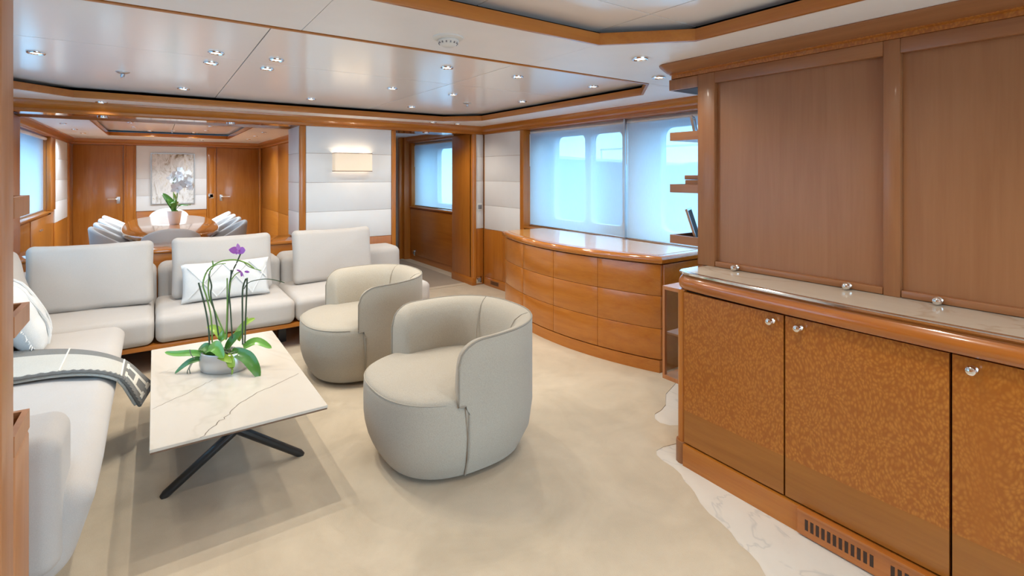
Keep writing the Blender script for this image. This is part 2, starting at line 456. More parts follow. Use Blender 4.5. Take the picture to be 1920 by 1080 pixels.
recess([-.92, .45, 1.86, 3.13], [2.24, 3.48, 5.36])
recess([.14, 1.08, 1.75, 2.08], [-1.26, .2, 1.455, 1.79])
recess([-.66, .23, 1.12], [6.69, 8.5, 10.31])
def fascia(R, name_mat=True):           # wood fillet around a recess, with a shadow gap above
    n = len(R); cx = sum(p[0] for p in R) / n; cy = sum(p[1] for p in R) / n
    for i in range(n):
        a, b2 = Vector(R[i]), Vector(R[(i + 1) % n])
        if (b2 - a).length < .02: continue
        d = (b2 - a).normalized(); nrm = Vector((-d.y, d.x))
        if nrm.dot(Vector((cx, cy)) - a) < 0: nrm = -nrm
        t1 = math.tan(PI / 8) if (b2 - a).length < 5 and R is not RD else 0.0
        def off(k): return [a + nrm * k, b2 + nrm * k]
        # cross-section: bead below the soffit, ovolo face, set back towards the top
        prof = [(-.008, ZS - .002), (.0, ZS - .005), (.012, ZS - .003), (.012, ZS + .042), (.006, ZS + .052), (-.008, ZS + .052)]
        rings = []
        for e, sg in ((a, 1), (b2, -1)):
            rings.append([tuple((e + nrm * k + d * sg * (k * (t1 if R is not RD else 1.0))).to_3d() + Vector((0, 0, z))) for k, z in prof])
        MB().loft(rings).build('fascia', 'cherry_' + ('x' if abs(d.x) > abs(d.y) else 'y'), ceil, ang=50)
for R in (R1, R2, RD): fascia(R)

# ------------------------------------------------------------------ walls: white padded leather above wood
ZB = [ZW, 1.035, 1.35, 1.665, ZH]       # padded panel joints
def pads_x(parent, x, sg, y0, y1, ys=None, zb=ZB):   # panels on a wall x = const, facing sg
    for j in range(len(zb) - 1):
        xa, xb = sorted((x, x + sg * .018))
        B(xa, xb, y0 + .001, y1 - .001, zb[j] + .001, zb[j + 1] - .001).build('padded_panel', 'leather_white', parent, bevel=.0025, seg=2)
def pads_y(parent, y, x0, x1, zb=ZB):                # facing -y
    for j in range(len(zb) - 1):
        B(x0 + .001, x1 - .001, y - .018, y, zb[j] + .001, zb[j + 1] - .001).build('padded_panel', 'leather_white', parent, bevel=.0025, seg=2)
CROWN = [(0, ZH), (.020, ZH), (.030, ZH + .008), (.030, ZH + .030), (.040, ZH + .036), (.060, ZH + .046), (.078, ZH + .066), (.085, ZH + .088), (.085, ZS), (0, ZS)]
def crown_x(parent, x, sg, y0, y1): MB().sweep([(x + sg * p, z) for p, z in CROWN], 'y', y0, y1).build('crown_moulding', 'cherry_y', parent, ang=40)
def crown_y(parent, y, sg, x0, x1): MB().sweep([(y + sg * p, z) for p, z in CROWN], 'x', x0, x1).build('crown_moulding', 'cherry_x', parent, ang=40)

# starboard wall of the saloon
wr = sthing('wall_right', 'starboard saloon wall of cherry wood and white padded panels', 'wall')
B(XR, XR + .06, 4.78, Y0, -.003, ZS + .1).build('wall_core', 'cherry_z', wr, smooth=False)
B(XR - .018, XR, 5.22, 5.64, .11, ZW - .002).build('wainscot_panel', 'cherry_z', wr, bevel=.003)
B(XR - .018, XR, 4.84, 5.217, .11, ZW - .002).build('wainscot_panel', 'cherry_z', wr, bevel=.003)
B(XR - .022, XR, 4.84, 5.64, -.003, .108).build('skirting', 'cherry_y', wr, bevel=.003)
pads_x(wr, XR, -1, 4.84, 5.645)
B(XR - .035, XR + .36, 4.765, 4.838, -.003, ZH).build('window_post', 'cherry_z', wr, bevel=.006)
B(XR - .005, XR + .36, 1.0, 4.765, -.003, .815).build('dado', 'cherry_y', wr, smooth=False)
B(XR - .03, XR + .36, 1.0, 4.765, .815, .835).build('window_sill', 'cherry_y', wr, bevel=.004)
B(XR, XR + .36, 1.0, 4.80, ZH, ZS + .1).build('window_head', 'cherry_y', wr, smooth=False)
B(XR, XR + .42, YA - .3, 1.0, -.003, ZS + .1).build('aft_panel', 'cherry_z', wr, smooth=False)
crown_x(wr, XR, -1, -2.8, Y0)
B(XR - .024, XR - .018, 5.30, 5.50, .028, .085).build('vent_plate', 'brown_wood_y', wr)
for k in range(7): B(XR - .027, XR - .0235, 5.315 + k * .025, 5.327 + k * .025, .036, .077).build('vent_slot_shade', 'dark_inside', wr, smooth=False)  # dark boxes painted as the shade inside the slots

# partition: sconce pier, doorway pier, header, low wall
wf = sthing('wall_partition', 'thick partition with a wide opening between saloon and dining room', 'wall')
XP0, XP1 = 1.25, 2.31
B(XP0 + .018, XP1, Y0, Y1 - .004, -.003, ZS + .1).build('pier', 'cherry_z', wf, smooth=False)
pads_y(wf, Y0, XP0 + .062, XP1 - .05)
B(XP0 + .062, XP1 - .05, Y0 - .018, Y0, .11, ZW - .002).build('wainscot_panel', 'cherry_z', wf, bevel=.003)
B(XP0 - .002, XP0 + .06, Y0 - .026, Y0 + .02, .75, ZH).build('corner_post', 'cherry_z', wf, bevel=.012, seg=3)
B(XP1 - .048, XP1 + .006, Y0 - .026, Y0 + .03, -.003, ZH).build('corner_post', 'cherry_z', wf, bevel=.012, seg=3)
for j in range(4): B(XP0, XP0 + .018, Y0 + .022, Y1 - .002, ZB[j] + .025 * (j == 0) + .001, ZB[j + 1] - .001).build('padded_panel', 'leather_white', wf, bevel=.004)
B(XL, -1.02, Y0, Y1, -.003, ZS + .1).build('pier', 'shelf_wood', wf, smooth=False)
B(-1.02, -.98, Y0 - .026, Y1, -.003, ZH).build('corner_post', 'shelf_wood', wf, bevel=.008)
B(XL, XR + .02, Y0, Y1, ZH + .015, ZS + .1).build('header', 'cherry_lacquer_x', wf, smooth=False)
crown_y(wf, Y0, -1, XL, XR)
crown_y(wf, Y1, 1, XL, XDR)
B(-.98, XP0, Y0, Y1 - .004, -.003, .715).build('low_wall', 'cherry_x', wf, smooth=False)
B(-.98, XP0, Y0 - .02, Y1 + .01, .715, .75).build('low_wall_cap', 'cherry_lacquer_x', wf, bevel=.010, seg=3)
# doorway pier by the starboard wall
B(3.385, XR, Y0 + .02, Y1, -.003, ZS).build('door_pier', 'cherry_z', wf, smooth=False)
B(3.36, 3.385, Y0 + .03, Y1, .10, ZH).build('pier_face', 'cherry_z', wf, bevel=.002)
MB().prism([(3.36, Y0 + .05), (3.36, Y0 + .02), (3.368, Y0 - .004), (3.39, Y0 - .012), (3.415, Y0 - .012), (3.415, Y0 + .05)], -.003, ZH).build('corner_post', 'cherry_z', wf, ang=60)
B(3.352, 3.40, Y0 - .018, Y1 + .004, -.003, .10).build('skirting', 'cherry_y', wf, bevel=.006)
pads_y(wf, Y0 + .02, 3.417, 3.535)
B(3.417, XR - .004, Y0 + .004, Y0 + .02, .0, ZW - .002).build('wainscot_panel', 'cherry_z', wf, bevel=.002)

# port wall of the saloon, mostly behind the shelf unit
wl = sthing('wall_left', 'port wall behind the sofa with a shaded window', 'wall')
B(XL - .30, XL, -3.2, 2.1, -.003, ZS + .1).build('aft_panel', 'cherry_z', wl, smooth=False)
B(XL - .30, XL, 2.1, 5.2, -.003, .60).build('dado', 'cherry_y', wl, smooth=False)
B(XL - .30, XL, 2.1, 5.2, ZH, ZS + .1).build('window_head', 'cherry_y', wl, smooth=False)
B(XL - .30, XL, 5.2, 6.6, -.003, ZS + .1).build('pier', 'cherry_z', wl, smooth=False)
crown_x(wl, XL, 1, -2.8, Y0)

# dining room
wd = sthing('wall_dining_port', 'port dining room wall with a shaded window and low cabinets', 'wall')
B(XL - .40, XL, 6.6, 9.62, -.003, .905).build('low_cabinet', 'cherry_z', wd, smooth=False)
B(XL - .40, XL + .03, 6.6, 9.66, .905, .93).build('window_sill', 'cherry_y', wd, bevel=.006)
for y in (7.35, 8.85): B(XL, XL + .012, y - .72, y + .72, .10, .88).build('cabinet_door', 'cherry_z', wd, bevel=.003)
for y in (8.66, 8.78): MB().lathe([(.002, 0), (.012, .004), (.014, .012), (.008, .018), (.002, .02)], 10).build('knob', 'chrome', wd).matrix_local = Matrix.Translation((XL + .012, y, .727)) @ Matrix.Rotation(PI / 2, 4, 'Y')
B(XL - .40, XL, 6.6, 9.62, ZH, ZS + .1).build('window_head', 'cherry_y', wd, smooth=False)
B(XL - .40, XL, 9.42, YD, -.003, ZS + .1).build('pier', 'cherry_z', wd, smooth=False)
B(XL - .02, XL + .03, 9.41, 9.80, .93, ZH).build('window_post', 'cherry_z', wd, bevel=.008)
for j in range(4): B(XL, XL + .018, 9.84, 11.12, ZB[j] + .001, ZB[j + 1] - .001).build('padded_panel', 'leather_white', wd, bevel=.004)
B(XL, XL + .014, 9.84, 11.12, .0, ZW - .002).build('wainscot_panel', 'cherry_z', wd, bevel=.003)
B(XL, XL + .03, 11.14, YD, -.003, ZH).build('corner_post', 'cherry_z', wd, bevel=.008)
crown_x(wd, XL, 1, Y1, YD)
wdr = sthing('wall_dining_starboard', 'cherry panelled dining room wall on the corridor side', 'wall')
B(XDR, XDR + .10, Y1, YD, -.003, ZS + .1).build('wall_core', 'cherry_z', wdr, smooth=False)
for k in range(3):
    ya = Y1 + .08 + k * 1.73
    B(XDR - .012, XDR, ya, ya + 1.70, .76, ZH - .01).build('wall_panel', 'cherry_z', wdr, bevel=.004)
    B(XDR - .012, XDR, ya, ya + 1.70, .0, .757).build('wall_panel', 'cherry_y', wdr, bevel=.004)
crown_x(wdr, XDR, -1, Y1, YD)
wdf = sthing('wall_dining_far', 'far dining room wall of cherry pilasters and a white padded panel', 'wall')
B(XL - .3, XDR + .1, YD, YD + .1, -.003, ZS + .1).build('wall_core', 'cherry_z', wdf, smooth=False)
for x0, x1 in ((-.45, -.28), (.83, .98)):
    B(x0 + .02, x1 - .02, YD - .02, YD, .0, ZH - .01).build('pilaster', 'cherry_z', wdf, bevel=.004)
    B(x0, x0 + .025, YD - .035, YD, .0, ZH).build('pilaster_bead', 'cherry_z', wdf, bevel=.008)
    B(x1 - .025, x1, YD - .035, YD, .0, ZH).build('pilaster_bead', 'cherry_z', wdf, bevel=.008)
pads_y(wdf, YD, -.275, .825, [.76, 1.035, 1.35, ZH])
B(-.275, .825, YD - .02, YD, .0, .75).build('wainscot_panel', 'cherry_x', wdf, bevel=.003)
B(1.74, XDR - .014, YD - .035, YD, .0, ZH).build('corner_post', 'cherry_z', wdf, bevel=.008)
crown_y(wdf, YD, -1, XL, XDR)
def wall_door(name, x0, x1, hx, sg, label):
    d = sthing(name, label, 'door', ((x0 + x1) / 2, YD, 0))
    w = (x1 - x0) / 2
    B(-w, w, -.022, 0, .01, ZH - .012).build('door_leaf', 'door_wood', d, bevel=.004)
    h = hx - (x0 + x1) / 2
    pl = B(h - .025, h + .025, -.030, -.022, .91, 1.03).build('lock_plate', 'steel', d, bevel=.003)
    hd = MB().tube([(h, -.03, .995), (h, -.075, .995), (h + sg * .03, -.082, .995), (h + sg * .15, -.078, .995)], .009, 8).build('handle', 'chrome', d)
    return d
wall_door('door_1', -1.15, -.47, -.53, -1, 'closed wooden door with chrome lever beside the painting, port side')
wall_door('door_2', 1.0, 1.735, 1.07, 1, 'closed wooden door with chrome lever beside the wall switch')
sw = thing('wall_switch', 'small chrome switch plate on the dining room pilaster', 'switch', (.905, YD - .02, 1.01))
B(-.05, .05, -.008, 0, -.045, .045).build('plate', 'chrome', sw, bevel=.003)
B(-.028, .028, -.003, -.008, -.028, .028).build('button', 'grey_plastic', sw, bevel=.002)

# corridor on the starboard side
wc_ = sthing('wall_corridor', 'cherry corridor walls with a shaded window beyond the doorway', 'wall')
B(XR, XR + .36, Y1, 8.05, -.003, .875).build('dado', 'cherry_y', wc_, smooth=False)
B(XR - .012, XR, Y1 + .02, 8.0, .10, .86).build('wainscot_panel', 'cherry_y', wc_, bevel=.003)
B(XR - .03, XR + .36, Y1, 8.0, .875, .90).build('window_sill', 'cherry_y', wc_, bevel=.006)
B(XR, XR + .36, Y1, 8.05, ZH, ZS + .1).build('window_head', 'cherry_y', wc_, smooth=False)
B(XR, XR + .36, Y0 + .3, Y1 + .25, .90, ZH).build('window_post', 'cherry_z', wc_, smooth=False)
B(XR - .02, XR + .36, 7.95, 8.05, .875, ZH).build('window_post', 'cherry_z', wc_, bevel=.006)
B(XR - .10, XR + .36, 8.05, 8.30, -.003, ZS).build('door_jamb', 'cherry_z', wc_, bevel=.01)
B(XR - .16, XR - .10, 8.12, 8.20, -.003, ZS).build('door_jamb', 'cherry_z', wc_, bevel=.01)
B(XR, XR + .1, 8.30, 9.4, -.003, ZS + .1).build('wall_end', 'leather_white', wc_, smooth=False)  # white wall standing in for the bright strip of another window
B(2.2, XR + .1, 9.3, 9.4, -.003, ZS + .1).build('wall_end', 'leather_white', wc_, smooth=False)
B(2.21, XP1, Y1, 9.3, -.003, ZS + .1).build('wall_inner', 'cherry_z', wc_, smooth=False)
crown_x(wc_, XR, -1, Y1, 8.05)
for z, nm in ((1.43, 'grey_plastic'), (.93, 'steel')):
    t = thing('wall_control', 'small ' + ('red-brown call point high' if z > 1 else 'steel switch low') + ' on the corridor door jamb', 'switch', (XR - .10, 8.17, z))
    B(-.012, 0, -.04, .04, -.05, .05).build('plate', 'brown_trim' if z > 1 else 'steel', t, bevel=.003)
    B(-.018, -.003, -.02, .02, -.02, .02).build('button', 'white_plastic' if z > 1 else nm, t, bevel=.002)
t = thing('floor_socket', 'chrome socket on the corridor wainscot just above the floor', 'socket', (XR - .012, 7.86, .13))
B(-.008, 0, -.045, .045, -.045, .045).build('plate', 'chrome', t, bevel=.003)
B(-.011, -.008, -.022, .022, -.022, .022).build('button', 'grey_plastic', t, bevel=.002)
t = thing('wall_thermostat', 'small grey square control on the white panel by the doorway pier', 'control', (3.475, Y0 + .002, 1.01))
B(-.042, .042, -.008, 0, -.05, .05).build('plate', 'white_plastic', t, bevel=.003)
B(-.026, .026, -.014, -.008, -.026, .030).build('screen', 'grey_plastic', t, bevel=.003)
t = thing('pier_socket', 'chrome socket at the foot of the doorway pier', 'socket', (3.47, Y0 + .004, .06))
B(-.045, .045, -.008, 0, -.045, .045).build('plate', 'chrome', t, bevel=.003)
B(-.024, .024, -.011, -.008, -.024, .024).build('button', 'grey_plastic', t, bevel=.002)

# aft wall with the glass doors that bring in daylight
wa = sthing('wall_aft', 'aft wall with wide glass doors behind the viewer', 'wall')
B(XL - .3, -.95, YA - .1, YA, -.003, ZS + .1).build('pier', 'cherry_z', wa, smooth=False)
B(3.25, XR + .3, YA - .1, YA, -.003, ZS + .1).build('pier', 'cherry_z', wa, smooth=False)
B(-.95, 3.25, YA - .1, YA, 2.0, ZS + .1).build('header', 'cherry_x', wa, smooth=False)
for k in range(4): B(-.94 + k * 1.05, .09 + k * 1.05, YA - .06, YA - .05, .02, 1.99).build('pane', 'glass', wa, smooth=False)
for k in range(5): B(-.96 + k * 1.05, -.92 + k * 1.05, YA - .08, YA - .03, .0, 2.0).build('door_stile', 'steel', wa, smooth=False)

# ------------------------------------------------------------------ hull sides with rounded windows, blinds, outside
def rrect(y0, y1, z0, z1, r, n=6):
    p = []
    for cy, cz, a0 in ((y1 - r, z1 - r, 0), (y0 + r, z1 - r, PI / 2), (y0 + r, z0 + r, PI), (y1 - r, z0 + r, 1.5 * PI)):
        for i in range(n + 1): a = a0 + PI / 2 * i / n; p.append((cy + r * math.cos(a), cz + r * math.sin(a)))
    return p
def hull_side(name, x, th, ya, yb, z0, z1, wins, label, first):
    h = sthing(name, label, 'wall'); mb = MB(); cur = ya
    cells = []
    for i, (wy0, wy1, wz0, wz1, r) in enumerate(wins):
        nxt = yb if i == len(wins) - 1 else (wy1 + wins[i + 1][0]) / 2
        cells.append((cur, nxt, wy0, wy1, wz0, wz1, r)); cur = nxt
    for k, (c0, c1, wy0, wy1, wz0, wz1, r) in enumerate(cells):
        inn = rrect(wy0, wy1, wz0, wz1, r); cy, cz = (wy0 + wy1) / 2, (wz0 + wz1) / 2; out = []
        for i, (py, pz) in enumerate(inn):
            q = i // 7; corner = [(c1, z1), (c0, z1), (c0, z0), (c1, z0)][q]; j = i % 7
            out.append((corner[0], pz) if (j < 3) == (q % 2 == 0) and j != 3 else ((py, corner[1]) if j != 3 else corner))
        n = len(inn)
        for xx in (x, x + th):
            mb.add([(xx, *p) for p in inn] + [(xx, *p) for p in out], [(i, (i + 1) % n, n + (i + 1) % n, n + i) for i in range(n)])
        mb.add([(x, *p) for p in inn] + [(x + th, *p) for p in inn], [(i, (i + 1) % n, n + (i + 1) % n, n + i) for i in range(n)])
        w = sthing('window_%d' % (first + k), 'rounded hull window seen dimly through the ' + ('starboard' if x > 0 else 'port') + ' blinds, number %d from the bow' % (len(wins) - k), 'window', (x + th / 2, cy, cz))
        rim_o = rrect(wy0 - cy - .035, wy1 - cy + .035, wz0 - cz - .035, wz1 - cz + .035, r + .03); rim_i = rrect(wy0 - cy + .0, wy1 - cy, wz0 - cz, wz1 - cz, r)
        f = MB(); xs = -math.copysign(th / 2, x); xe = xs - math.copysign(.02, x)
        rings = [[(xs, *p) for p in rim_o], [(xe, *p) for p in rim_o], [(xe, *p) for p in rim_i], [(xs, *p) for p in rim_i]]
        f.loft(rings, cap=False).build('window_frame', 'hull_white', w)
        pn = MB(); pn.add([(0, *p) for p in rim_i], [tuple(range(len(rim_i)))]); pn.add([(.006, *p) for p in rim_i], [tuple(range(len(rim_i)))])
        pn.build('pane', 'glass', w, smooth=False)
    mb.build('hull_plate', 'hull_white', h, smooth=False)
    return h
hs = hull_side('wall_hull_starboard', 3.92, .06, 1.0, 8.05, -.05, 2.2,
               [(1.55, 3.12, .905, 1.88, .09), (3.60, 4.06, .905, 1.88, .07), (4.15, 4.68, .905, 1.88, .07), (6.1, 6.95, .95, 1.86, .09), (7.15, 7.75, .95, 1.86, .09)],
               'white inner hull plating behind the starboard blinds', 1)
hp = hull_side('wall_hull_port', -1.66, .06, 2.1, 9.62, -.05, 2.2, [(2.4, 5.0, .75, 1.88, .1), (6.75, 9.2, .95, 1.90, .1)], 'white inner hull plating behind the port blinds', 6)

def blind(label, x, y0, y1, z0, z1, group=None):
    b_ = thing('roller_blind', label, 'blind', (x, (y0 + y1) / 2, z0), group='sheer roller blinds')
    w = (y1 - y0) / 2; h = z1 - z0
    mb = MB(); n = 12
    mb.add([(0, -w + 2 * w * i / n, 0) for i in range(n + 1)] + [(0, -w + 2 * w * i / n, h) for i in range(n + 1)], [(i, i + 1, n + 2 + i, n + 1 + i) for i in range(n)])
    mb.build('fabric', 'blind_fabric', b_, smooth=False)
    B(-.008, .008, -w, w, 0, .018).build('bottom_rail', 'steel', b_, bevel=.004)
    MB().tube([(.02, -w, h - .03), (.02, w, h - .03)], .022, 10).build('roller_tube', 'hull_white', b_)
    MB().tube([(-.012, w - .012, h - .05), (-.012, w - .012, h * .62)], .004, 6).build('pull_cord', 'white_plastic', b_)
    return b_
blind('pale blue sheer blind behind the wooden desk, beside the white wall panel', 3.60, 3.29, 4.762, .838, ZH + .0)
blind('pale blue sheer blind partly hidden behind the open shelf trays', 3.60, 1.05, 3.272, .838, ZH)
B(3.575, 3.625, 3.274, 3.288, .836, ZH).build('blind_mullion', 'steel', wr, smooth=False)
blind('pale blue sheer blind over the corridor window', 3.575, 6.50, 7.93, .905, ZH)
blind('sheer blind over the dining room window, port side', -1.25, 6.65, 9.40, .935, ZH)
blind('sheer blind behind the sofa corner, mostly hidden by the shelf unit', -1.30, 2.12, 5.18, .60, ZH)

sea = B(-60, 60, -60, 60, -3.3, -3.2).build('sea', 'sea_water', smooth=False)
struct(sea, 'water outside the windows', 'water')
bt = thing('moored_boat', 'pale hull of a neighbouring boat showing dimly through the starboard blinds', 'boat', (13.0, 6, -3.2))
MB().loft([[(-.2, y, 0) if False else (x_, y, z_) for x_, z_ in prof] for y, prof in
    [(-14, [(0, 0), (3.5, 0), (3.9, 4.6), (-.3, 4.6)]), (4, [(0, 0), (3.5, 0), (4.0, 4.9), (-.4, 4.9)]), (12, [(.9, 0), (2.6, 0), (3.6, 5.4), (0, 5.4)]), (17, [(1.7, 0), (1.8, 0), (1.9, 5.9), (1.6, 5.9)])]]).build('hull', 'boat_white_shaded', bt)
MB().box(.5, 3.1, -10, 4, 4.7, 5.0).build('deckhouse', 'boat_white_shaded', bt, bevel=.1)
for k in range(9): MB().box(.0, .04, -9 + k * 2.0, -8.96 + k * 2.0, 4.7, 5.5).build('rail_post', 'steel', bt, smooth=False)
MB().box(0, .05, -9, 7.05, 5.46, 5.52).build('rail', 'steel', bt, smooth=False)
# ------------------------------------------------------------------ starboard cabinet
YC, HC = .62, 1.0                       # middle and half-length of the bowed front
def bow(base, sag, y): return base + sag * ((y - YC) / .97) ** 2
def curved(mb, base, sag, th, y0, y1, z0, z1, n=10):
    fr = [(bow(base, sag, y0 + (y1 - y0) * i / n), y0 + (y1 - y0) * i / n) for i in range(n + 1)]
    return mb.prism(fr + [(x + th, y) for x, y in fr[::-1]], z0, z1)
cab = thing('sideboard_cabinet', 'long bow-fronted cherry cabinet with quilted veneer doors and marble counter', 'cabinet', (0, 0, 0))
YE, YN = 1.615, -.40
mb = MB(); mb.box(2.19, 2.95, YN, YE - .01, .0, .865); mb.build('body', 'dark_inside', cab, smooth=False)
MB().prism([(2.175, 1.592), (2.168, 1.60), (2.165, 1.612), (2.170, 1.628), (2.185, 1.638), (2.22, 1.64), (2.95, 1.64), (2.95, 1.592)], .105, .866).build('corner_post', 'cherry_z', cab, ang=50)
MB().prism([(2.165, 1.585), (2.155, 1.60), (2.155, 1.615), (2.163, 1.635), (2.185, 1.648), (2.22, 1.65), (2.95, 1.65), (2.95, 1.585)], -.003, .105).build('post_foot', 'brown_wood_z', cab, ang=50)
curved(MB(), 2.130, .020, .06, YN, 1.586, -.003, .103, 20).build('plinth', 'cherry_y', cab, ang=40)
doors = [(1.586, 1.088, 1.135, 1.0), (1.080, .546, 1.02, 1.0), (.538, .02, .485, 1.0), (.012, YN, -.05, 1.0)]
kn = MB().lathe([(.004, 0), (.012, .002), (.006, .008), (.006, .014), (.013, .019), (.0155, .027), (.013, .034), (.006, .038), (.001, .039)], 16)
knob_mesh = None
def knob(parent, x, y, z):
    global knob_mesh
    if knob_mesh is None:
        o = kn.build('knob', 'chrome', parent); knob_mesh = o.data
    else:
        o = bpy.data.objects.new('knob', knob_mesh); C.objects.link(o); o.parent = parent
    o.matrix_local = Matrix.Translation((x, y, z)) @ Matrix.Rotation(-PI / 2, 4, 'Y')
    return o
for ya, yb, ky, _ in doors:
    d = curved(MB(), 2.140, .020, .022, yb, ya, .272, .858).build('door', 'pommele', cab, ang=40)
    curved(MB(), 2.140, .020, .022, yb, ya, .112, .272).build('door_band', 'honey_band', d, ang=40)
    knob(d, bow(2.140, .02, ky), ky, .825)
# counter: wood bullnose, chrome strip, marble slab
def ring_front(base, sag, y0, y1, inset, n=16):
    r = .07; pts = []
    ys = [y0 + (y1 - r - y0) * i / n for i in range(n + 1)]
    pts += [(bow(base, sag, y) + inset, y) for y in ys]
    xc = bow(base, sag, y1) + r; yc = y1 - r
    pts += [(xc - (r - inset) * math.cos(a), yc + (r - inset) * math.sin(a)) for a in [PI / 2 * k / 5 for k in range(1, 6)]]
    pts += [(2.95, y1 - inset), (2.95, y0)]
    return pts
prof = [(.030, .864), (.012, .870), (.003, .882), (.0, .900), (.003, .915), (.012, .930), (.020, .938), (.020, .944)]
MB().loft([[(x, y, z) for x, y in ring_front(2.100, .055, YN, 1.655, i)] for i, z in prof]).build('counter_edge', 'cherry_edge', cab, ang=30)
MB().loft([[(x, y, z) for x, y in ring_front(2.100, .055, YN, 1.655, i)] for i, z in [(.008, .9441), (.004, .947), (.004, .954), (.008, .9575), (.034, .9575)]]).build('chrome_strip', 'chrome', cab, ang=30)
MB().loft([[(x, y, z) for x, y in ring_front(2.100, .055, YN, 1.655, i)] for i, z in [(.030, .9535), (.030, .9579)]]).build('counter_slab', 'counter_marble', cab, smooth=False)
# floor grille in the plinth
gr = curved(MB(), 2.118, .02, .02, .13, 1.02, .004, .098, 12).build('vent_panel', 'cherry_edge', cab, ang=40)
curved(MB(), 2.108, .02, .03, .13, 1.02, .098, .106, 12).build('vent_bead', 'cherry_edge', gr, ang=40)
for b_i in range(3):
    for k in range(12):
        y = .985 - b_i * .29 - k * .0205
        x = bow(2.118, .02, y)
        B(x - .0012, x + .003, y - .0058, y + .0058, .030, .072).build('vent_slot_shade', 'dark_inside', gr, smooth=False)  # solid dark box, painted shade for each grille opening
# upper pocket-door unit
up = thing('upper_cabinet', 'tall brown wooden cabinet with two large recessed panels above the marble counter', 'cabinet', (0, 0, 0))
XU = 2.41
B(XU + .03, 2.95, YN, 1.68, .958, ZS - .005).build('body', 'brown_wood_z', up, smooth=False)
B(XU, XU + .03, 1.582, 1.683, .958, 1.985).build('stile', 'brown_wood_z', up, bevel=.003)
B(XU, XU + .03, .766, .824, .958, 1.985).build('stile', 'brown_wood_z', up, bevel=.003)
B(XU, XU + .03, YN, 0.01, .958, 1.985).build('stile', 'brown_wood_z', up, bevel=.003)
for y0, y1, ks in ((.824, 1.582, (1.457, .949)), (.01, .766, (.644, .13))):
    B(XU, XU + .03, y0, y1, 1.925, 1.985).build('top_rail', 'brown_wood_y', up, bevel=.003)
    p = B(XU + .0275, XU + .03, y0, y1, .988, 1.925).build('pocket_door', 'brown_wood_panel', up, smooth=False)
    rl = B(XU + .002, XU + .03, y0 + .002, y1 - .002, .960, .988).build('bottom_rail', 'brown_wood_y', p, bevel=.003)
    for k in ks: knob(p, XU + .002, k, .974)
def round_end(x0, y1, r, n=6):
    return [(x0, YN)] + [(x0 + r - r * math.cos(PI / 2 * k / n), y1 - r + r * math.sin(PI / 2 * k / n)) for k in range(n + 1)] + [(2.98, y1), (2.98, YN)]
MB().loft([[(x, y, z) for x, y in round_end(XU - d, 1.86 + d * .4, .02 + d * .7)] for d, z in [(.006, 1.985), (.006, 2.004), (.022, 2.008), (.022, 2.014)]]).build('frieze', 'pommele', up, ang=40)
MB().loft([[(x, y, z) for x, y in round_end(XU - d, 1.86 + d * .4, .02 + d * .7)] for d, z in [(.024, 2.012), (.042, 2.016), (.060, 2.024), (.085, 2.036), (.100, 2.044), (.108, 2.050), (.108, ZS - .001)]]).build('cornice', 'brown_wood_y', up, ang=30)
MB().box(XU + .002, 2.95, 1.684, 1.872, 1.922, 1.983).build('pelmet', 'brown_wood_z', up, bevel=.003)
B(XU + .02, 2.93, 1.69, 1.855, 1.9195, 1.9225).build('pelmet_recess_shade', 'dark_inside', up, smooth=False)  # dark sheet painted for the shade of a recessed underside
def tray(parent, x0, x1, y0, y1, z1, h, wood_='shelf_wood', rr=.0):
    t = .014
    m_ = MB(); m_.box(x0, x1, y0, y1, z1 - h, z1 - h + .012)
    m_.box(x0, x0 + t, y0, y1, z1 - h + .012, z1); m_.box(x1 - t, x1, y0, y1, z1 - h + .012, z1); m_.box(x0 + t, x1 - t, y1 - t, y1, z1 - h + .012, z1)
    s_ = m_.build('shelf_tray', wood_, parent, bevel=.0)
    B(x0 + t, x1 - t, y0, y1 - t, z1 - h + .012, z1 - h + .014).build('tray_dark_floor', 'dark_inside', s_, smooth=False)  # thin dark sheet over the tray floor
    return s_
for z in (1.682, 1.388, 1.10): tray(up, 2.415, 2.93, 1.684, 1.868, z, .047, 'brown_wood_y')
# glazed lower end box
gb = MB().box(2.39, 2.95, 1.66, 1.90, .275, .297).box(2.39, 2.95, 1.66, 1.90, .785, .805).box(2.39, 2.41, 1.885, 1.90, .297, .785).box(2.39, 2.41, 1.66, 1.70, .297, .785).box(2.93, 2.95, 1.66, 1.90, .297, .785)
ge = gb.build('glazed_end_box', 'shelf_wood', cab, smooth=False)
B(2.394, 2.398, 1.70, 1.885, .297, .785).build('side_pane', 'glass', ge, smooth=False)
B(2.41, 2.93, 1.892, 1.896, .297, .785).build('front_pane', 'glass', ge, smooth=False)
B(2.41, 2.93, 1.665, 1.89, .53, .54).build('shelf', 'shelf_wood', ge, smooth=False)
# things on the end trays
def lean_frame(label, x0, x1, y, z, h, tilt, mat='grey_plastic'):
    t = thing('photo_frame', label, 'picture frame', ((x0 + x1) / 2, y, z)); t.rotation_euler = (tilt, 0, .5)
    w = (x1 - x0) / 2
    f_ = MB().box(-w, w, 0, .012, 0, .012).box(-w, w, 0, .012, h - .012, h).box(-w, -w + .012, 0, .012, .012, h - .012).box(w - .012, w, 0, .012, .012, h - .012).build('frame', 'steel', t, smooth=False)
    B(-w + .01, w - .01, .002, .009, .01, h - .01).build('picture', mat, t, smooth=False)
lean_frame('slim frame leaning on the topmost open shelf tray', 2.46, 2.62, 1.770, 1.651, .13, -.2, 'mirror_glass')
lean_frame('dark frame leaning in the lowest open shelf tray', 2.455, 2.635, 1.765, 1.069, .19, -.3, 'dark_inside')
t = thing('wooden_box', 'small lidded wooden box on the middle open shelf tray', 'box', (2.58, 1.765, 1.357))
B(-.085, .085, -.06, .06, 0, .055).build('body', 'brown_wood_y', t, bevel=.003)
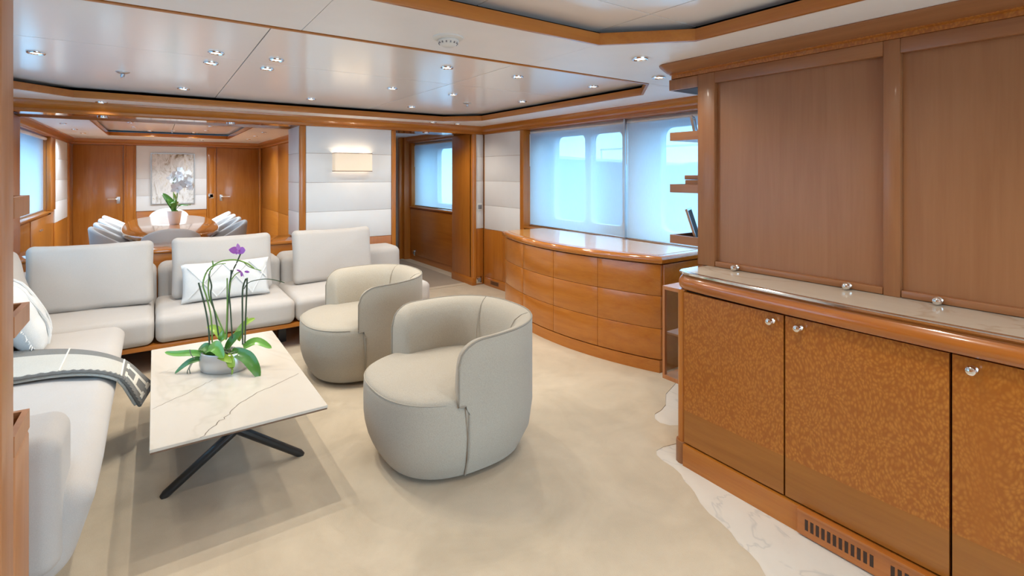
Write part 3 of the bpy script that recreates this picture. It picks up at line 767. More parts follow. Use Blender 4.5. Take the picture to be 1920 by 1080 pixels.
B(-.088, .088, -.063, .063, .057, .082).build('lid', 'brown_wood_y', t, bevel=.004)

# ------------------------------------------------------------------ port shelf unit at the left edge
su = thing('shelf_unit', 'tall cherry shelf unit with stacked end trays at the left edge', 'shelf', (0, 0, 0))
XS = -.283
B(XL + .01, XS - .02, -.4, 1.66, -.0, ZS - .01).build('body', 'shelf_wood', su, smooth=False)
B(XS - .07, XS, 1.60, 1.73, 0, ZS - .01).build('stile', 'shelf_wood', su, bevel=.010, seg=3)
B(XS - .02, XS - .006, .90, 1.59, .1, 1.95).build('side_panel', 'cherry_z', su, bevel=.003)
B(XS - .02, XS, -.4, .88, 0, ZS - .01).build('stile', 'shelf_wood', su, smooth=False)
for z in (1.39, 1.095): tray(su, -.80, XS, 1.735, 1.92, z, .052)
tb = MB().box(-.80, XS, 1.735, 1.92, .275, .747).build('end_box', 'shelf_wood', su, bevel=.012, seg=3)
tray(tb, -.80, XS, 1.735, 1.92, .80, .052)
B(-.80, XS, 1.735, 1.90, 1.93, ZS - .02).build('pelmet', 'shelf_wood', su, bevel=.003)
B(-.82, XS + .05, 1.60, 1.95, 2.0, ZS - .002).build('cornice', 'shelf_wood', su, bevel=.015, seg=3)

# ------------------------------------------------------------------ bowed chest under the windows
ch = thing('bow_front_chest', 'wide bow-fronted honey wood chest of twelve drawers under the window', 'chest', (3.2, 3.41, 0))
def fx(y, off=0.0): return 2.80 - 3.2 + .20 * ((y) / 1.0) ** 2 + off
def arc_poly(y0, y1, off, back, n=14, rnd=0.0):
    fr = [(fx(y0 + (y1 - y0) * i / n, off), y0 + (y1 - y0) * i / n) for i in range(n + 1)]
    return fr + [(back, y1), (back, y0)]
BK = .30
MB().prism(arc_poly(-.98, .99, .022, BK, 20), .0, .79).build('body', 'brown_wood_z', ch, smooth=False)
MB().prism(arc_poly(-1.0, 1.01, .0, BK, 24), -.0, .088).build('plinth', 'cherry_y', ch, ang=40)
cols = [-.995, -.515, -.035, .46, 1.005]; rows = [.094, .318, .556, .786]
for i in range(4):
    for j in range(3):
        y0, y1 = cols[i] + .0015, cols[i + 1] - .0015; z0, z1 = rows[j] + .0015, rows[j + 1] - .0015
        n = 8; fr = []
        for k in range(n + 1):
            y = y0 + (y1 - y0) * k / n; fr.append((fx(y), y))
        if i == 0: fr = [(fx(y0) + .035, y0 - .012), (fx(y0) + .012, y0 - .008)] + fr[1:]
        if i == 3: fr = fr[:-1] + [(fx(y1) + .012, y1 + .008), (fx(y1) + .035, y1 + .012)]
        m_ = MB(); m_.prism(fr + [(x + .021, y) for x, y in fr[::-1]], z0, z1)
        m_.build('drawer_front', 'cherry_y', ch, bevel=.0025, seg=2, ang=40)
for y in (-1.008, 1.012): B(fx(1.0) + .03, BK, y - .008, y + .008, .088, .786).build('end_panel', 'cherry_y', ch, bevel=.002)
def top_ring(o): 
    p = arc_poly(-1.03 + o, 1.04 - o, -.022 + o, BK - .0, 24)
    return p
MB().loft([[(x, y, z) for x, y in top_ring(o)] for o, z in [(.022, .790), (.006, .796), (.0, .808), (.0, .826), (.006, .838), (.016, .845), (.03, .848)]]).build('top', 'cherry_lacquer_y', ch, ang=30)
MB().prism(arc_poly(-.96, .97, .035, BK - .01, 24), .848, .850).build('top_reflection', 'chest_top_reflection', ch, smooth=False)  # thin lighter sheet carrying the painted window reflection

# ------------------------------------------------------------------ sofa
FB = 'sofa_fabric'
sofa = thing('corner_sofa', 'large off-white modular corner sofa on a low wooden base', 'sofa', (0, 0, 0))
def module(x0, x1, y0, y1, back=None):
    m_ = MB().soft(x0 + .003, x1 - .003, y0, y1, .215, .415, .055, .022, wob=.004, seed=x0 * 7)
    return m_.build('seat_cushion', FB, sofa, weld=True, ang=70)
module(-1.14, .0, 4.45, 5.30); module(.0, .955, 4.45, 5.30); module(.955, 2.18, 4.45, 5.30)
def mod_d():
    m_ = MB().soft(-1.10, -.160, 2.19, 4.43, .10, .415, .080, .022, wob=.004, seed=2)
    m_.v = [(x - (.085 * max(0, .36 - z) / .26 if x > -.5 else 0), y, z) for x, y, z in m_.v]
    return m_.build('seat_cushion', FB, sofa, weld=True, ang=70)
mod_d()
for x0, x1 in ((-1.14, .015), (.022, .982), (.990, 2.185)):
    MB().soft(x0, x1, 5.20, 5.56, .20, .67, .07, .0, wob=.003, seed=x1).build('low_back', FB, sofa, weld=True, ang=70)
MB().soft(-1.18, -.92, 2.42, 5.2, .20, .66, .07, .0, wob=.003, seed=4).build('low_back', FB, sofa, weld=True, ang=70)
MB().soft(-1.16, -.245, 2.14, 2.43, .17, .615, .055, .006, wob=.003, seed=5).build('arm', FB, sofa, weld=True, ang=70)
B(-1.10, 2.15, 4.475, 5.52, .18, .214).build('base_frame', 'cherry_x', sofa, bevel=.004)
B(-1.13, -.40, 2.36, 4.47, .06, .12).build('base_frame', 'cherry_y', sofa, bevel=.004)
for x, y in ((.05, 4.75), (.9, 4.75), (1.9, 4.75), (.05, 5.4), (.9, 5.4), (1.9, 5.4), (-1.0, 5.4), (-1.0, 2.4), (-.45, 2.4), (-.45, 4.2)):
    B(x - .03, x + .03, y - .03, y + .03, 0, .18).build('leg', 'black_metal', sofa, smooth=False)

def cushion(name, label, cat, loc, w, h, t, tilt, rz, mat, pw=.30, group=None, seed=0, wr=.012):
    o = thing(name, label, cat, loc, rz, group)
    R_ = Matrix.Rotation(tilt, 4, 'X') @ Matrix.Translation((0, 0, h / 2))
    if name == 'back_cushion': MB().boxy(w, h, t * .62, t * .24, Matrix.Rotation(tilt, 4, 'X'), seed).build('cover', mat, o, weld=True, ang=80)
    else: MB().pillow(w, h, t, 20, pw, wr, seed, R_).build('cover', mat, o, weld=True, ang=80)
    return o, R_
BCG = 'loose back cushions of the sofa'
cushion('back_cushion', 'wide off-white back cushion in the sofa corner, below the dining chairs', 'cushion', (-.385, 4.94, .425), .76, .50, .17, -.16, -.03, FB, .22, BCG, 1)
cushion('back_cushion', 'off-white back cushion behind the small white patterned pillow', 'cushion', (.485, 4.96, .425), .75, .50, .17, -.16, .0, FB, .22, BCG, 2)
cushion('back_cushion', 'off-white back cushion below the wall lamp', 'cushion', (1.41, 4.98, .425), .74, .50, .17, -.16, .0, FB, .22, BCG, 3)
cushion('back_cushion', 'pale back cushion at the port end, behind the fringed pillow', 'cushion', (-.745, 4.33, .425), 1.18, .50, .20, -.22, PI / 2, FB, .22, BCG, 4)
p, R_ = cushion('throw_pillow', 'small white pillow with raised diamond bands on the middle sofa seat', 'pillow', (.485, 4.72, .432), .64, .31, .14, -.26, .02, 'pillow_fabric', .34, None, 5)
def on_pillow(u, v, w, h, t, pw, lift=.004):
    e = max(0.0, (1 - u * u) * (1 - v * v)) ** pw
    return R_ @ Vector((u * w / 2, -(t / 2 * e + lift), v * h / 2))
for a, b2 in (((-.85, -.8), (-.1, .85)), ((-.1, .85), (.55, -.85)), ((-.85, .75), (-.25, -.85)), ((-.25, -.85), (.5, .85)), ((.5, .85), (.9, -.1)), ((.55, -.85), (.9, .5))):
    MB().tube([on_pillow(a[0] + (b2[0] - a[0]) * k / 10, a[1] + (b2[1] - a[1]) * k / 10, .64, .31, .14, .34) for k in range(11)], .007, 6).build('raised_band', 'pillow_fabric', p)
p, R_ = cushion('throw_pillow', 'white pillow with a frayed fringe leaning at the port end of the sofa', 'pillow', (-.55, 4.06, .432), .50, .42, .18, -.42, PI / 2 + .1, 'pillow_fabric', .36, None, 6, .02)
fr = MB()
random.seed(3)
for s_ in range(4):
    for k in range(34):
        q = -1 + 2 * k / 33
        u, v = ((q, 1), (q, -1), (1, q), (-1, q))[s_]
        a = R_ @ Vector((u * .245, 0, v * .205)); d = (R_.to_3x3() @ Vector((u * (s_ > 1) + random.uniform(-.3, .3), random.uniform(-.35, .35), v * (s_ < 2) + random.uniform(-.3, .3)))).normalized()
        fr.tube([a, a + d * .016, a + d * .028 + Vector((0, 0, -.004))], [.004, .0035, .0015], 4)
fo = fr.build('fringe', 'pillow_fabric', p); fo['kind'] = 'stuff'
for off in (-.35, .35):
    MB().tube([R_ @ Vector((off * .25 + .02 * math.sin(k * .8), -(.09 * max(0, (1 - off * off) * (1 - (-.95 + .19 * k) ** 2)) ** .36 + .004), (-.95 + .19 * k) * .21)) for k in range(11)], .009, 6).build('raised_band', 'pillow_fabric', p)

# folded throw over the seat edge, with its woven initial
th_ = thing('throw_blanket', 'grey and cream woven throw with a large letter H draped over the seat', 'blanket', (-.45, 3.5, .43))
ST = [((-1.0, 3.30, .448), (-1.0, 3.98, .448)), ((-.75, 3.33, .455), (-.75, 3.90, .455)), ((-.55, 3.345, .462), (-.55, 3.815, .462)), ((-.38, 3.335, .460), (-.38, 3.72, .460)),
      ((-.25, 3.285, .452), (-.25, 3.60, .452)), ((-.165, 3.25, .425), (-.165, 3.525, .425)), ((-.130, 3.262, .382), (-.118, 3.540, .382)), ((-.100, 3.295, .305), (-.068, 3.575, .305)), ((-.070, 3.33, .222), (-.015, 3.615, .222))]
def cr(p0, p1, p2, p3, t): return .5 * ((2 * p1) + (-p0 + p2) * t + (2 * p0 - 5 * p1 + 4 * p2 - p3) * t * t + (-p0 + 3 * p1 - 3 * p2 + p3) * t ** 3)
def TP(u, v, lift=0.0):
    s_ = u * (len(ST) - 1); i = min(int(s_), len(ST) - 2); t = s_ - i
    def e(k, w): return Vector(ST[max(0, min(len(ST) - 1, k))][w])
    a = cr(e(i - 1, 0), e(i, 0), e(i + 1, 0), e(i + 2, 0), t); b2 = cr(e(i - 1, 1), e(i, 1), e(i + 1, 1), e(i + 2, 1), t)
    return a.lerp(b2, v) + Vector((0, 0, .0)) + NRM(u) * lift - Vector((-.45, 3.5, .43))
def NRM(u):
    k = max(0, min(1, (u - .52) / .25)); return Vector((math.sin(k * 1.35), 0, math.cos(k * 1.35)))
def sheet(u0, u1, v0, v1, l0, l1, nu=28, nv=6):
    m_ = MB(); top = [[TP(u0 + (u1 - u0) * i / nu, v0 + (v1 - v0) * j / nv, l1) for j in range(nv + 1)] for i in range(nu + 1)]
    bot = [[TP(u0 + (u1 - u0) * i / nu, v0 + (v1 - v0) * j / nv, l0) for j in range(nv + 1)] for i in range(nu + 1)]
    vs = [p for r in top for p in r] + [p for r in bot for p in r]; o = (nu + 1) * (nv + 1); fs = []
    for i in range(nu):
        for j in range(nv):
            a = i * (nv + 1) + j; q = (a, a + nv + 1, a + nv + 2, a + 1); fs += [q, tuple(o + k for k in q[::-1])]
    for i in range(nu):
        for j in (0, nv):
            a = i * (nv + 1) + j; fs.append((a, a + nv + 1, o + a + nv + 1, o + a))
    for j in range(nv):
        for i in (0, nu):
            a = i * (nv + 1) + j; fs.append((a, a + 1, o + a + 1, o + a))
    return m_.add(vs, fs)
UF = .66
sheet(0, .985, .03, .98, -.003, -.004).build('under_fold', 'throw_dark', th_, ang=50)
sheet(0, .97, .01, .99, -.003, .004).build('under_fold', 'throw_light', th_, ang=50)
sheet(0, UF, .0, .74, .005, .016).build('light_field', 'throw_light', th_, ang=50)
sheet(0, UF, .74, 1.0, .005, .016).build('dark_border', 'throw_dark', th_, ang=50)
MB().tube([TP(UF * .56, v, .017) for v in [0, .2, .4, .6, .8, 1.0]], .004, 6).build('cross_line', 'throw_cream', th_)
fp = sheet(UF + .012, 1.0, .0, 1.0, .005, .016, 14, 8).build('dark_end', 'throw_dark', th_, ang=50)
MB().tube([TP(UF + .006, v / 8, .014) for v in range(9)], .005, 6).build('cream_line', 'throw_cream', th_)
UU = lambda q: UF + .03 + q * (.97 - UF - .03)
hm = MB()
for v0, v1, q0, q1 in ((.18, .28, .12, .88), (.64, .76, .12, .88), (.28, .64, .44, .56), (.11, .36, .05, .14), (.11, .36, .86, .95), (.56, .84, .05, .14), (.56, .84, .86, .95)):
    t_m = sheet(UU(q0), UU(q1), v0, v1, .0155, .0185, 6, 3); hm.add(t_m.v, t_m.f)
hm.build('letter', 'throw_cream', th_, ang=50)
MB().tube([TP(k / 60, -.005, .006 + .003 * (k % 2)) for k in range(61)], [.009 + .002 * (k % 2) for k in range(61)], 6).build('stitched_edge', 'throw_dark', th_)
MB().tube([TP(k / 60 * .97, .012, -.010 + .002 * (k % 2)) for k in range(61)], [.007 + .0015 * (k % 2) for k in range(61)], 6).build('stitched_edge', 'throw_light', th_)

# ------------------------------------------------------------------ coffee table
ct = thing('coffee_table', 'low rectangular marble coffee table on crossed black metal legs', 'table', (.325, 3.155, 0))
B(-.342, .342, -.695, .695, .347, .360).build('tabletop', 'table_marble', ct, bevel=.0015, seg=1)
B(-.340, .340, -.693, .693, .340, .3468).build('under_board', 'brown_trim', ct, smooth=False)
def vein(pts, w):
    m_ = MB(); n = len(pts); vs = []
    for i, (x, y) in enumerate(pts):
        d = Vector((pts[min(i + 1, n - 1)][0] - pts[max(i - 1, 0)][0], pts[min(i + 1, n - 1)][1] - pts[max(i - 1, 0)][1])).normalized(); nn = Vector((-d.y, d.x)); ww = w * (.5 + .6 * abs(noise.noise(Vector((i * .9, 0, w * 900)))))
        vs += [(x + nn.x * ww, y + nn.y * ww, .3603), (x - nn.x * ww, y - nn.y * ww, .3603)]
    m_.add(vs, [(2 * i, 2 * i + 1, 2 * i + 3, 2 * i + 2) for i in range(n - 1)]); m_.build('vein', 'vein', ct, smooth=False)
def jag(pts, k=5, amp=.008, sd=0):
    random.seed(sd); out = []
    for i in range(len(pts) - 1):
        for j in range(k):
            t = j / k; out.append((pts[i][0] + (pts[i + 1][0] - pts[i][0]) * t + random.uniform(-amp, amp), pts[i][1] + (pts[i + 1][1] - pts[i][1]) * t + random.uniform(-amp, amp)))
    return out + [pts[-1]]
vein(jag([(-0.168, -0.701), (-0.122, -0.62), (-0.065, -0.555), (-0.001, -0.445), (0.086, -0.357), (0.195, -0.3), (0.317, -0.215)], 5, .007, 1), .0030); vein(jag([(-0.341, -0.28), (-0.269, -0.217), (-0.195, -0.167), (-0.115, -0.083), (-0.071, -0.047)], 5, .006, 2), .0022); vein(jag([(-0.301, 0.219), (-0.227, 0.26), (-0.036, 0.382)], 5, .006, 3), .0012)
for yy in (-.39, .39):
    for sg in (-1, 1):
        MB().tube([(sg * -.300, yy - .004 * sg, .0), (sg * -.285, yy - .004 * sg, .012), (sg * .16, yy + .01 * sg, .338)], [.013, .019, .022], 10).build('leg', 'black_metal', ct)
B(-.2, .2, -.41, -.37, .330, .340).build('cross_plate', 'black_metal', ct, smooth=False)
B(-.2, .2, .37, .41, .330, .340).build('cross_plate', 'black_metal', ct, smooth=False)

# ------------------------------------------------------------------ tub chairs
def sup(phi, a, b2, n):
    c_, s_ = math.cos(phi), math.sin(phi)
    return Vector((a * math.copysign(abs(c_) ** (2 / n), c_), b2 * math.copysign(abs(s_) ** (2 / n), s_), 0))
def shell(a, b2, n, phi0, thick, zb, zin, ztop, flare, rr=.03, N=56, endlen=.10, enddrop=.09, dish=False, notch=None):
    ph = [phi0 + (2 * PI - 2 * phi0) * i / 400 for i in range(401)]; P_ = [sup(p, a, b2, n) for p in ph]
    L = [0.0]
    for i in range(400): L.append(L[-1] + (P_[i + 1] - P_[i]).length)
    T = L[-1]; rings = []
    stations = [T * (1 - math.cos(PI * i / N)) / 2 * .35 + T * i / N * .65 for i in range(N + 1)]
    for s_ in stations:
        k = max(0, min(399, next((i for i in range(400) if L[i + 1] >= s_), 399))); t = (s_ - L[k]) / max(1e-9, L[k + 1] - L[k])
        p = P_[k].lerp(P_[k + 1], t); d = (P_[min(400, k + 3)] - P_[max(0, k - 2)]).normalized(); nin = Vector((-d.y, d.x, 0))
        if nin.dot(-p) < 0: nin = -nin
        e = min(s_, T - s_) / endlen; q = math.sqrt(max(0.0, 1 - (1 - min(1, e)) ** 2))
        zt = ztop(s_ / T) - enddrop * (1 - q); e2 = min(1, min(s_, T - s_) / .045); q2 = .25 + .75 * math.sqrt(max(0, 1 - (1 - e2) ** 2))
        w = thick * q2; o0 = (thick - w) / 2 * .6
        r = min(rr, w * .48)
        sec = [(o0, zb), (o0, zb + (zt - zb) * .3), (o0, zb + (zt - zb) * .6), (o0, zt - r), (o0 + r * .3, zt - r * .3), (o0 + r, zt), (o0 + w - r, zt - .004), (o0 + w - r * .3, zt - r * .35), (o0 + w, zt - r * 1.2), (o0 + w * .98, (zt + zin) / 2), (o0 + w, zin)]
        zb_ = notch if (notch and min(s_, T - s_) < .045) else zb
        if dish: sec = [(0, zb_), (0, zb_ + (.385 - zb_) * .3), (0, zb_ + (.385 - zb_) * .65), (0, max(.40, zb_ + .02)), (0, .40 + (zt - .40) * .5), (0, zt - .012), (.004, zt - .002), (.016 * q2, zt), (.050 * q2, zt - .010), (.082 * q2, zt - .034), (.104 * q2, zt - .075), (.122 * q2, zt - .14), (.136 * q2, zin)]
        rings.append([tuple(p * flare(z) + nin * dd + Vector((0, 0, z))) for dd, z in sec])
    return MB().loft(rings), rings
def taper(z): return 1.0 - .215 * max(0, (.27 - z) / .27) ** 2.4
def tub_chair(label, loc, rz):
    t = thing('tub_chair', label, 'armchair', loc, rz, 'swivel tub chairs')
    A, BB, NN = .425, .405, 2.5
    rings = []; NP = 56
    for z, k in [(.022, taper(.028) * .95)] + [(z_, taper(z_) * .992) for z_ in (.028, .04, .06, .09, .13, .18, .23, .29, .36)] + [ (.388, .985), (.403, .968), (.412, .94), (.418, .86), (.424, .70), (.428, .45), (.430, .15)]:
        rings.append([tuple(sup(2 * PI * i / NP, A * k, BB * k, NN) + Vector((0, 0, z))) for i in range(NP)])
    MB().loft(rings).build('seat', 'boucle', t, ang=80)
    m_, rg = shell(A + .006, BB + .006, NN, math.radians(74), .095, .032, .36, lambda q: .676 + .020 * math.sin(PI * q), taper, .036, 72, .13, .11, True, .385)
    s_ = m_.build('backrest', 'boucle', t, ang=80)
    MB().tube([r[6] for r in rg], .005, 6).build('piping', 'piping_fabric', s_)
    for rr_ in (rg, rg[::-1]):
        k = next(i for i, r in enumerate(rr_) if r[0][2] < .1)
        MB().tube([rr_[0][q] for q in (6, 5, 4, 3, 0)] + [rr_[i][0] for i in range(1, k)] + [Vector(rr_[k][3]).lerp(Vector(rr_[k][2]), .4), rr_[k][2], rr_[k][1], rr_[k][0]], .005, 6).build('piping', 'piping_fabric', s_)
    MB().lathe([(.24, 0), (.26, .004), (.26, .026), (.20, .034)], 32).build('swivel_base', 'black_metal', t)
    # seat welt
    MB().tube([sup(math.radians(-66) + math.radians(132) * i / 30, A * .980, BB * .980, NN) + Vector((0, 0, .398)) for i in range(31)], .003, 5).build('piping', 'boucle', t)
    for a in (-28, 28):
        an = PI + math.radians(a); o = sup(an, A - .128, BB - .128, NN); i_ = sup(an, A - .012, BB - .012, NN); h_ = sup(an, A - .098, BB - .098, NN)
        MB().tube([o + Vector((0, 0, .44)), o * .94 + h_ * .06 + Vector((0, 0, .52)), h_ + Vector((0, 0, .622)), h_ * .78 + i_ * .22 + Vector((0, 0, .656)), h_ * .4 + i_ * .6 + Vector((0, 0, .683)), i_ + Vector((0, 0, .694))], .0025, 5).build('seam', 'seam_fabric', s_)
    return t
c1 = tub_chair('cream boucle tub chair in front, closest to the wooden cabinet', (1.285, 2.43, 0), PI)
dup(c1, (1.270, 3.775, 0), PI + .0, 'cream boucle tub chair further back, beside the sofa end')

# ------------------------------------------------------------------ orchid on the coffee table
KP = .002974
def leaf(parent, pts, w, mat, fold=.25, name='leaf'):
    P_ = [Vector(p) for p in pts]; n = 12; cv = []
    for i in range(n + 1):
        t = i / n; k = t * (len(P_) - 1); j = min(int(k), len(P_) - 2); f_ = k - j
        cv.append(cr(P_[max(0, j - 1)], P_[j], P_[j + 1], P_[min(len(P_) - 1, j + 2)], f_))
    m_ = MB(); vs = []
    for i, p in enumerate(cv):
        t = i / n; d = (cv[min(i + 1, n)] - cv[max(i - 1, 0)]).normalized(); sd = d.cross(Vector((0, 0, 1)))
        sd = sd.normalized() if sd.length > .05 else Vector((1, 0, 0)); up_ = sd.cross(d).normalized()
        sg_ = 1 if sd.y > 0 else -1
        if abs(d.y) < .8:
            q_ = .75; sd2 = sd * math.cos(q_) + up_ * math.sin(q_) * sg_; up_ = sd2.cross(d).normalized(); sd = sd2
        ww = w * (math.sin(PI * min(1, (.06 + .94 * t)) ** .8) ** .6) * (1 if t < .98 else .3)
        for q in (-1, -.5, 0, .5, 1): vs.append(p + sd * ww * q + up_ * (abs(q) * fold * ww))
        for q in (1, 0, -1): vs.append(p + sd * ww * q * .98 + up_ * (abs(q) * fold * ww - .002))
    m_.loft([vs[8 * i:8 * i + 8] for i in range(n + 1)])
    return m_.build(name, mat, parent, ang=60)
oc = thing('potted_orchid', 'purple orchid in an oval silver ribbed pot on the coffee table', 'plant', (.315, 3.24, .360), -YAW)
def oz(x, y, dep=0.0):                  # photo-detail pixel -> local right, depth, up
    px, py = 300 + x / 3.725, 440 + y / 3.725
    return Vector(((px - 419) * KP, dep, (325 - py) * KP + 1.09 + dep * .10))
prof = []
for i in range(25):
    z = .102 * i / 24; r = .80 + .20 * math.sin(PI * (.18 + .62 * i / 24)); prof.append((r * .128 + .0016 * (1 if i % 2 else -1), z))
prof += [(.108, .100), (.104, .088), (.02, .086)]
po = MB().lathe([(.09, 0)] + prof, 40, (0, 0, 0), 1.0, .66).build('pot', 'pot_silver', oc, ang=70)
ms = MB(); random.seed(11)
for i in range(60):
    a, r = random.uniform(0, 6.28), random.uniform(0, .09); x, y = r * math.cos(a), r * math.sin(a) * .62
    ms.tube([(x, y, .085), (x + random.uniform(-.02, .02), y + random.uniform(-.02, .02), .10 + random.uniform(0, .012)), (x + random.uniform(-.03, .03), y + random.uniform(-.02, .02), .094)], .004, 4)
mo = ms.build('moss', 'moss', oc); mo['kind'] = 'stuff'
for pts, dp, mat, r in (([(350, 770), (345, 650), (320, 500), (275, 330)], -.01, 'stem_dark', .0032), ([(405, 740), (375, 560), (345, 430), (350, 360), (335, 300), (318, 285)], .01, 'stem_dark', .003),
        ([(362, 750), (355, 580), (325, 440), (298, 350), (302, 280), (335, 235), (400, 195), (460, 182), (520, 183), (590, 205), (640, 240)], .0, 'stem_green', .003),
        ([(430, 690), (370, 550), (322, 420), (315, 280), (338, 240), (335, 195)], .02, 'stem_green', .0028), ([(345, 232), (385, 215), (435, 210)], .01, 'stem_green', .0018),
        ([(452, 735), (462, 500), (470, 290), (468, 258)], .015, 'stem_dark', .0032), ([(462, 730), (470, 500), (470, 300)], -.005, 'stem_green', .0026),
        ([(502, 720), (488, 500), (480, 380), (482, 285), (520, 200), (548, 135)], .0, 'stem_dark', .0028), ([(484, 400), (488, 330), (515, 280), (548, 266)], .0, 'stem_green', .0022),
        ([(575, 765), (573, 560), (575, 380), (598, 305)], .0, 'stem_dark', .0032), ([(582, 760), (590, 520), (598, 305)], .012, 'stem_dark', .003),
        ([(578, 380), (600, 345), (640, 325), (720, 312), (790, 318), (860, 338)], .01, 'stem_dark', .0018), ([(520, 190), (560, 194), (610, 232), (690, 256)], .0, 'stem_green', .0016)):
    P_ = [oz(x, y, dp + (.02 if y < 300 else 0)) for x, y in pts]; out = []
    for j in range(len(P_) - 1):
        for k in range(6): out.append(cr(P_[max(0, j - 1)], P_[j], P_[j + 1], P_[min(len(P_) - 1, j + 2)], k / 6))
    MB().tube(out + [P_[-1]], r * 1.35, 6).build('stem', mat, oc)
for pts, w, mat in (([oz(510, 800, -.02), oz(640, 815, -.06), oz(715, 870, -.09), oz(750, 938, -.10)], .030, 'leaf_dark'), ([oz(560, 800, .03), oz(640, 770, .05), oz(748, 818, .05)], .022, 'leaf_mid'),
        ([oz(350, 790, -.03), oz(430, 748, -.06), oz(512, 800, -.10)], .030, 'leaf_mid'), ([oz(460, 800, .0), oz(500, 735, .01), oz(550, 688, .03)], .024, 'leaf_dark'),
        ([oz(390, 830, -.02), oz(260, 808, -.03), oz(130, 812, -.03), oz(48, 806, -.02)], .017, 'leaf_mid'), ([oz(330, 840, -.03), oz(240, 858, -.05), oz(158, 924, -.07)], .016, 'leaf_dark'),
        ([oz(400, 820, -.03), oz(330, 770, -.02), oz(270, 800, -.01)], .022, 'leaf_dark'), ([oz(410, 760, .05), oz(340, 695, .07), oz(265, 680, .08)], .020, 'leaf_lime'),
        ([oz(470, 760, .05), oz(540, 660, .07), oz(605, 625, .09)], .018, 'leaf_lime'), ([oz(500, 810, -.05), oz(555, 840, -.085), oz(560, 920, -.09)], .020, 'leaf_lime'),
        ([oz(430, 800, -.05), oz(500, 808, -.08), oz(560, 835, -.09)], .018, 'leaf_lime'), ([oz(520, 760, .04), oz(545, 690, .05), oz(570, 600, .06)], .014, 'leaf_lime'), ([oz(420, 780, 0), oz(425, 720, .0), oz(428, 670, .01)], .016, 'leaf_mid')):
    leaf(oc, pts, w * 1.1, mat)
for k, pts in enumerate(([(262, 860), (238, 910), (232, 985)], [(270, 860), (250, 900), (262, 950)], [(285, 830), (262, 800), (252, 765)])):
    MB().tube([oz(x, y, -.06) for x, y in pts], .0025, 5).build('root', 'root', oc)
def petal(parent, c, d, ln, w, mat, nrm):
    d = d.normalized(); sd = d.cross(nrm).normalized(); n = 6; rings = []
    for i in range(n + 1):
        t = i / n; ww = w * math.sin(PI * (.10 + .88 * t)) ** .8; p = c + d * ln * t + nrm * (.25 * ln * t * t)
        rings.append([p - sd * ww, p - nrm * .0012, p + sd * ww, p + nrm * .0012])
    MB().loft(rings).build('petal', mat, parent, ang=80)
def orchid_flower(parent, c, nrm, size, mats, n_=5, rot=0.0):
    f_ = MB().lathe([(.0005, -.2 * size), (.14 * size, -.1 * size), (.18 * size, 0), (.08 * size, .12 * size), (.001, .16 * size)], 8, c).build('flower', mats[1], parent)
    nrm = nrm.normalized(); e1 = nrm.cross(Vector((0, 0, 1))).normalized(); e2 = e1.cross(nrm)
    for k in range(n_):
        a = rot + PI / 2 + 2 * PI * k / n_
        petal(f_, Vector(c), e1 * math.cos(a) + e2 * math.sin(a), size * (1.0 if k % 2 == 0 else 1.1), size * (.38 if k in (0, 2, 3) else .5), mats[0], nrm)
    return f_
fl1 = MB().lathe([(.0005, -.012), (.006, -.006), (.008, 0), (.005, .006), (.0005, .009)], 8, oz(545, 112, -.004)).build('flower', 'petal_pink', oc)
for dx, dz2, ln, w_, mt in ((.05, 1, .040, .012, 'petal_pink'), (-1, .12, .046, .020, 'petal_purple'), (1, .05, .046, .020, 'petal_purple'), (-.45, -.9, .024, .008, 'petal_purple'), (.45, -.9, .024, .008, 'petal_purple')):
    petal(fl1, oz(545, 110, 0), Vector((dx, -.05, dz2)), ln, w_, mt, Vector((0, -1, .15)).normalized())
orchid_flower(oc, oz(566, 262, .0), Vector((-.5, -.6, -.4)), .030, ('petal_purple', 'petal_pink'), 4, .6)
petal(oc, oz(588, 256, 0), Vector((1, 0, -.05)), .032, .007, 'petal_purple', Vector((0, -1, 0)))

# ------------------------------------------------------------------ dining room furniture
dt = thing('dining_table', 'long oval lacquered cherry dining table set with cream chairs', 'table', (.185, 8.50, 0))
def oval(hx, hy, n=2.6, k=56): return [tuple(sup(2 * PI * i / k, hx, hy, n)[:2]) for i in range(k)]
MB().loft([[(x, y, z) for x, y in oval(.54 - o, 1.72 - o)] for o, z in [(.03, .695), (.008, .70), (.0, .715), (.0, .735), (.006, .745), (.02, .75)]]).build('tabletop', 'cherry_lacquer_y', dt, ang=40)
for y in (-.95, .95):
    MB().loft([[(x, y + y_, z) for x, y_ in oval(.22 - o, .22 - o)] for o, z in [(.0, 0), (.0, .05), (.06, .08), (.08, .3), (.06, .66), (.0, .696)]]).build('pedestal', 'cherry_z', dt, ang=40)
def dining_chair(label, loc, rz):
    t = thing('dining_chair', label, 'chair', loc, rz, 'cream dining chairs')
    rings = []
    for z, k in [(.34, .80), (.36, .90), (.42, .95), (.455, .92), (.47, .80), (.478, .4), (.48, .1)]:
        rings.append([tuple(sup(2 * PI * i / 36, .25 * k, .26 * k, 2.6) + Vector((.02, 0, z))) for i in range(36)])
    MB().loft(rings).build('seat', 'dining_fabric', t, ang=70)
    m_, rg = shell(.285, .30, 2.4, math.radians(66), .055, .36, .42, lambda q: .60 + .25 * math.sin(PI * q) ** 1.0, lambda z: 1 - .20 * max(0, (.85 - z) / .5) ** 1.3, .024, 40, .06, .05)
    m_.build('backrest', 'dining_outer', t, ang=70)
    for x, y in ((.19, .19), (.19, -.19), (-.17, .18), (-.17, -.18)):
        MB().tube([(x * 1.08, y * 1.08, 0), (x * .9, y * .9, .37)], [.012, .02], 8).build('leg', 'dining_fabric', t)
    return t
dc = dining_chair('cream dining chair at the near end of the oval table, its back to the sofa', (.155, 6.90, 0), PI / 2)
ordn = ['nearest the sofa', 'second from the sofa', 'third from the sofa', 'nearest the far wall']
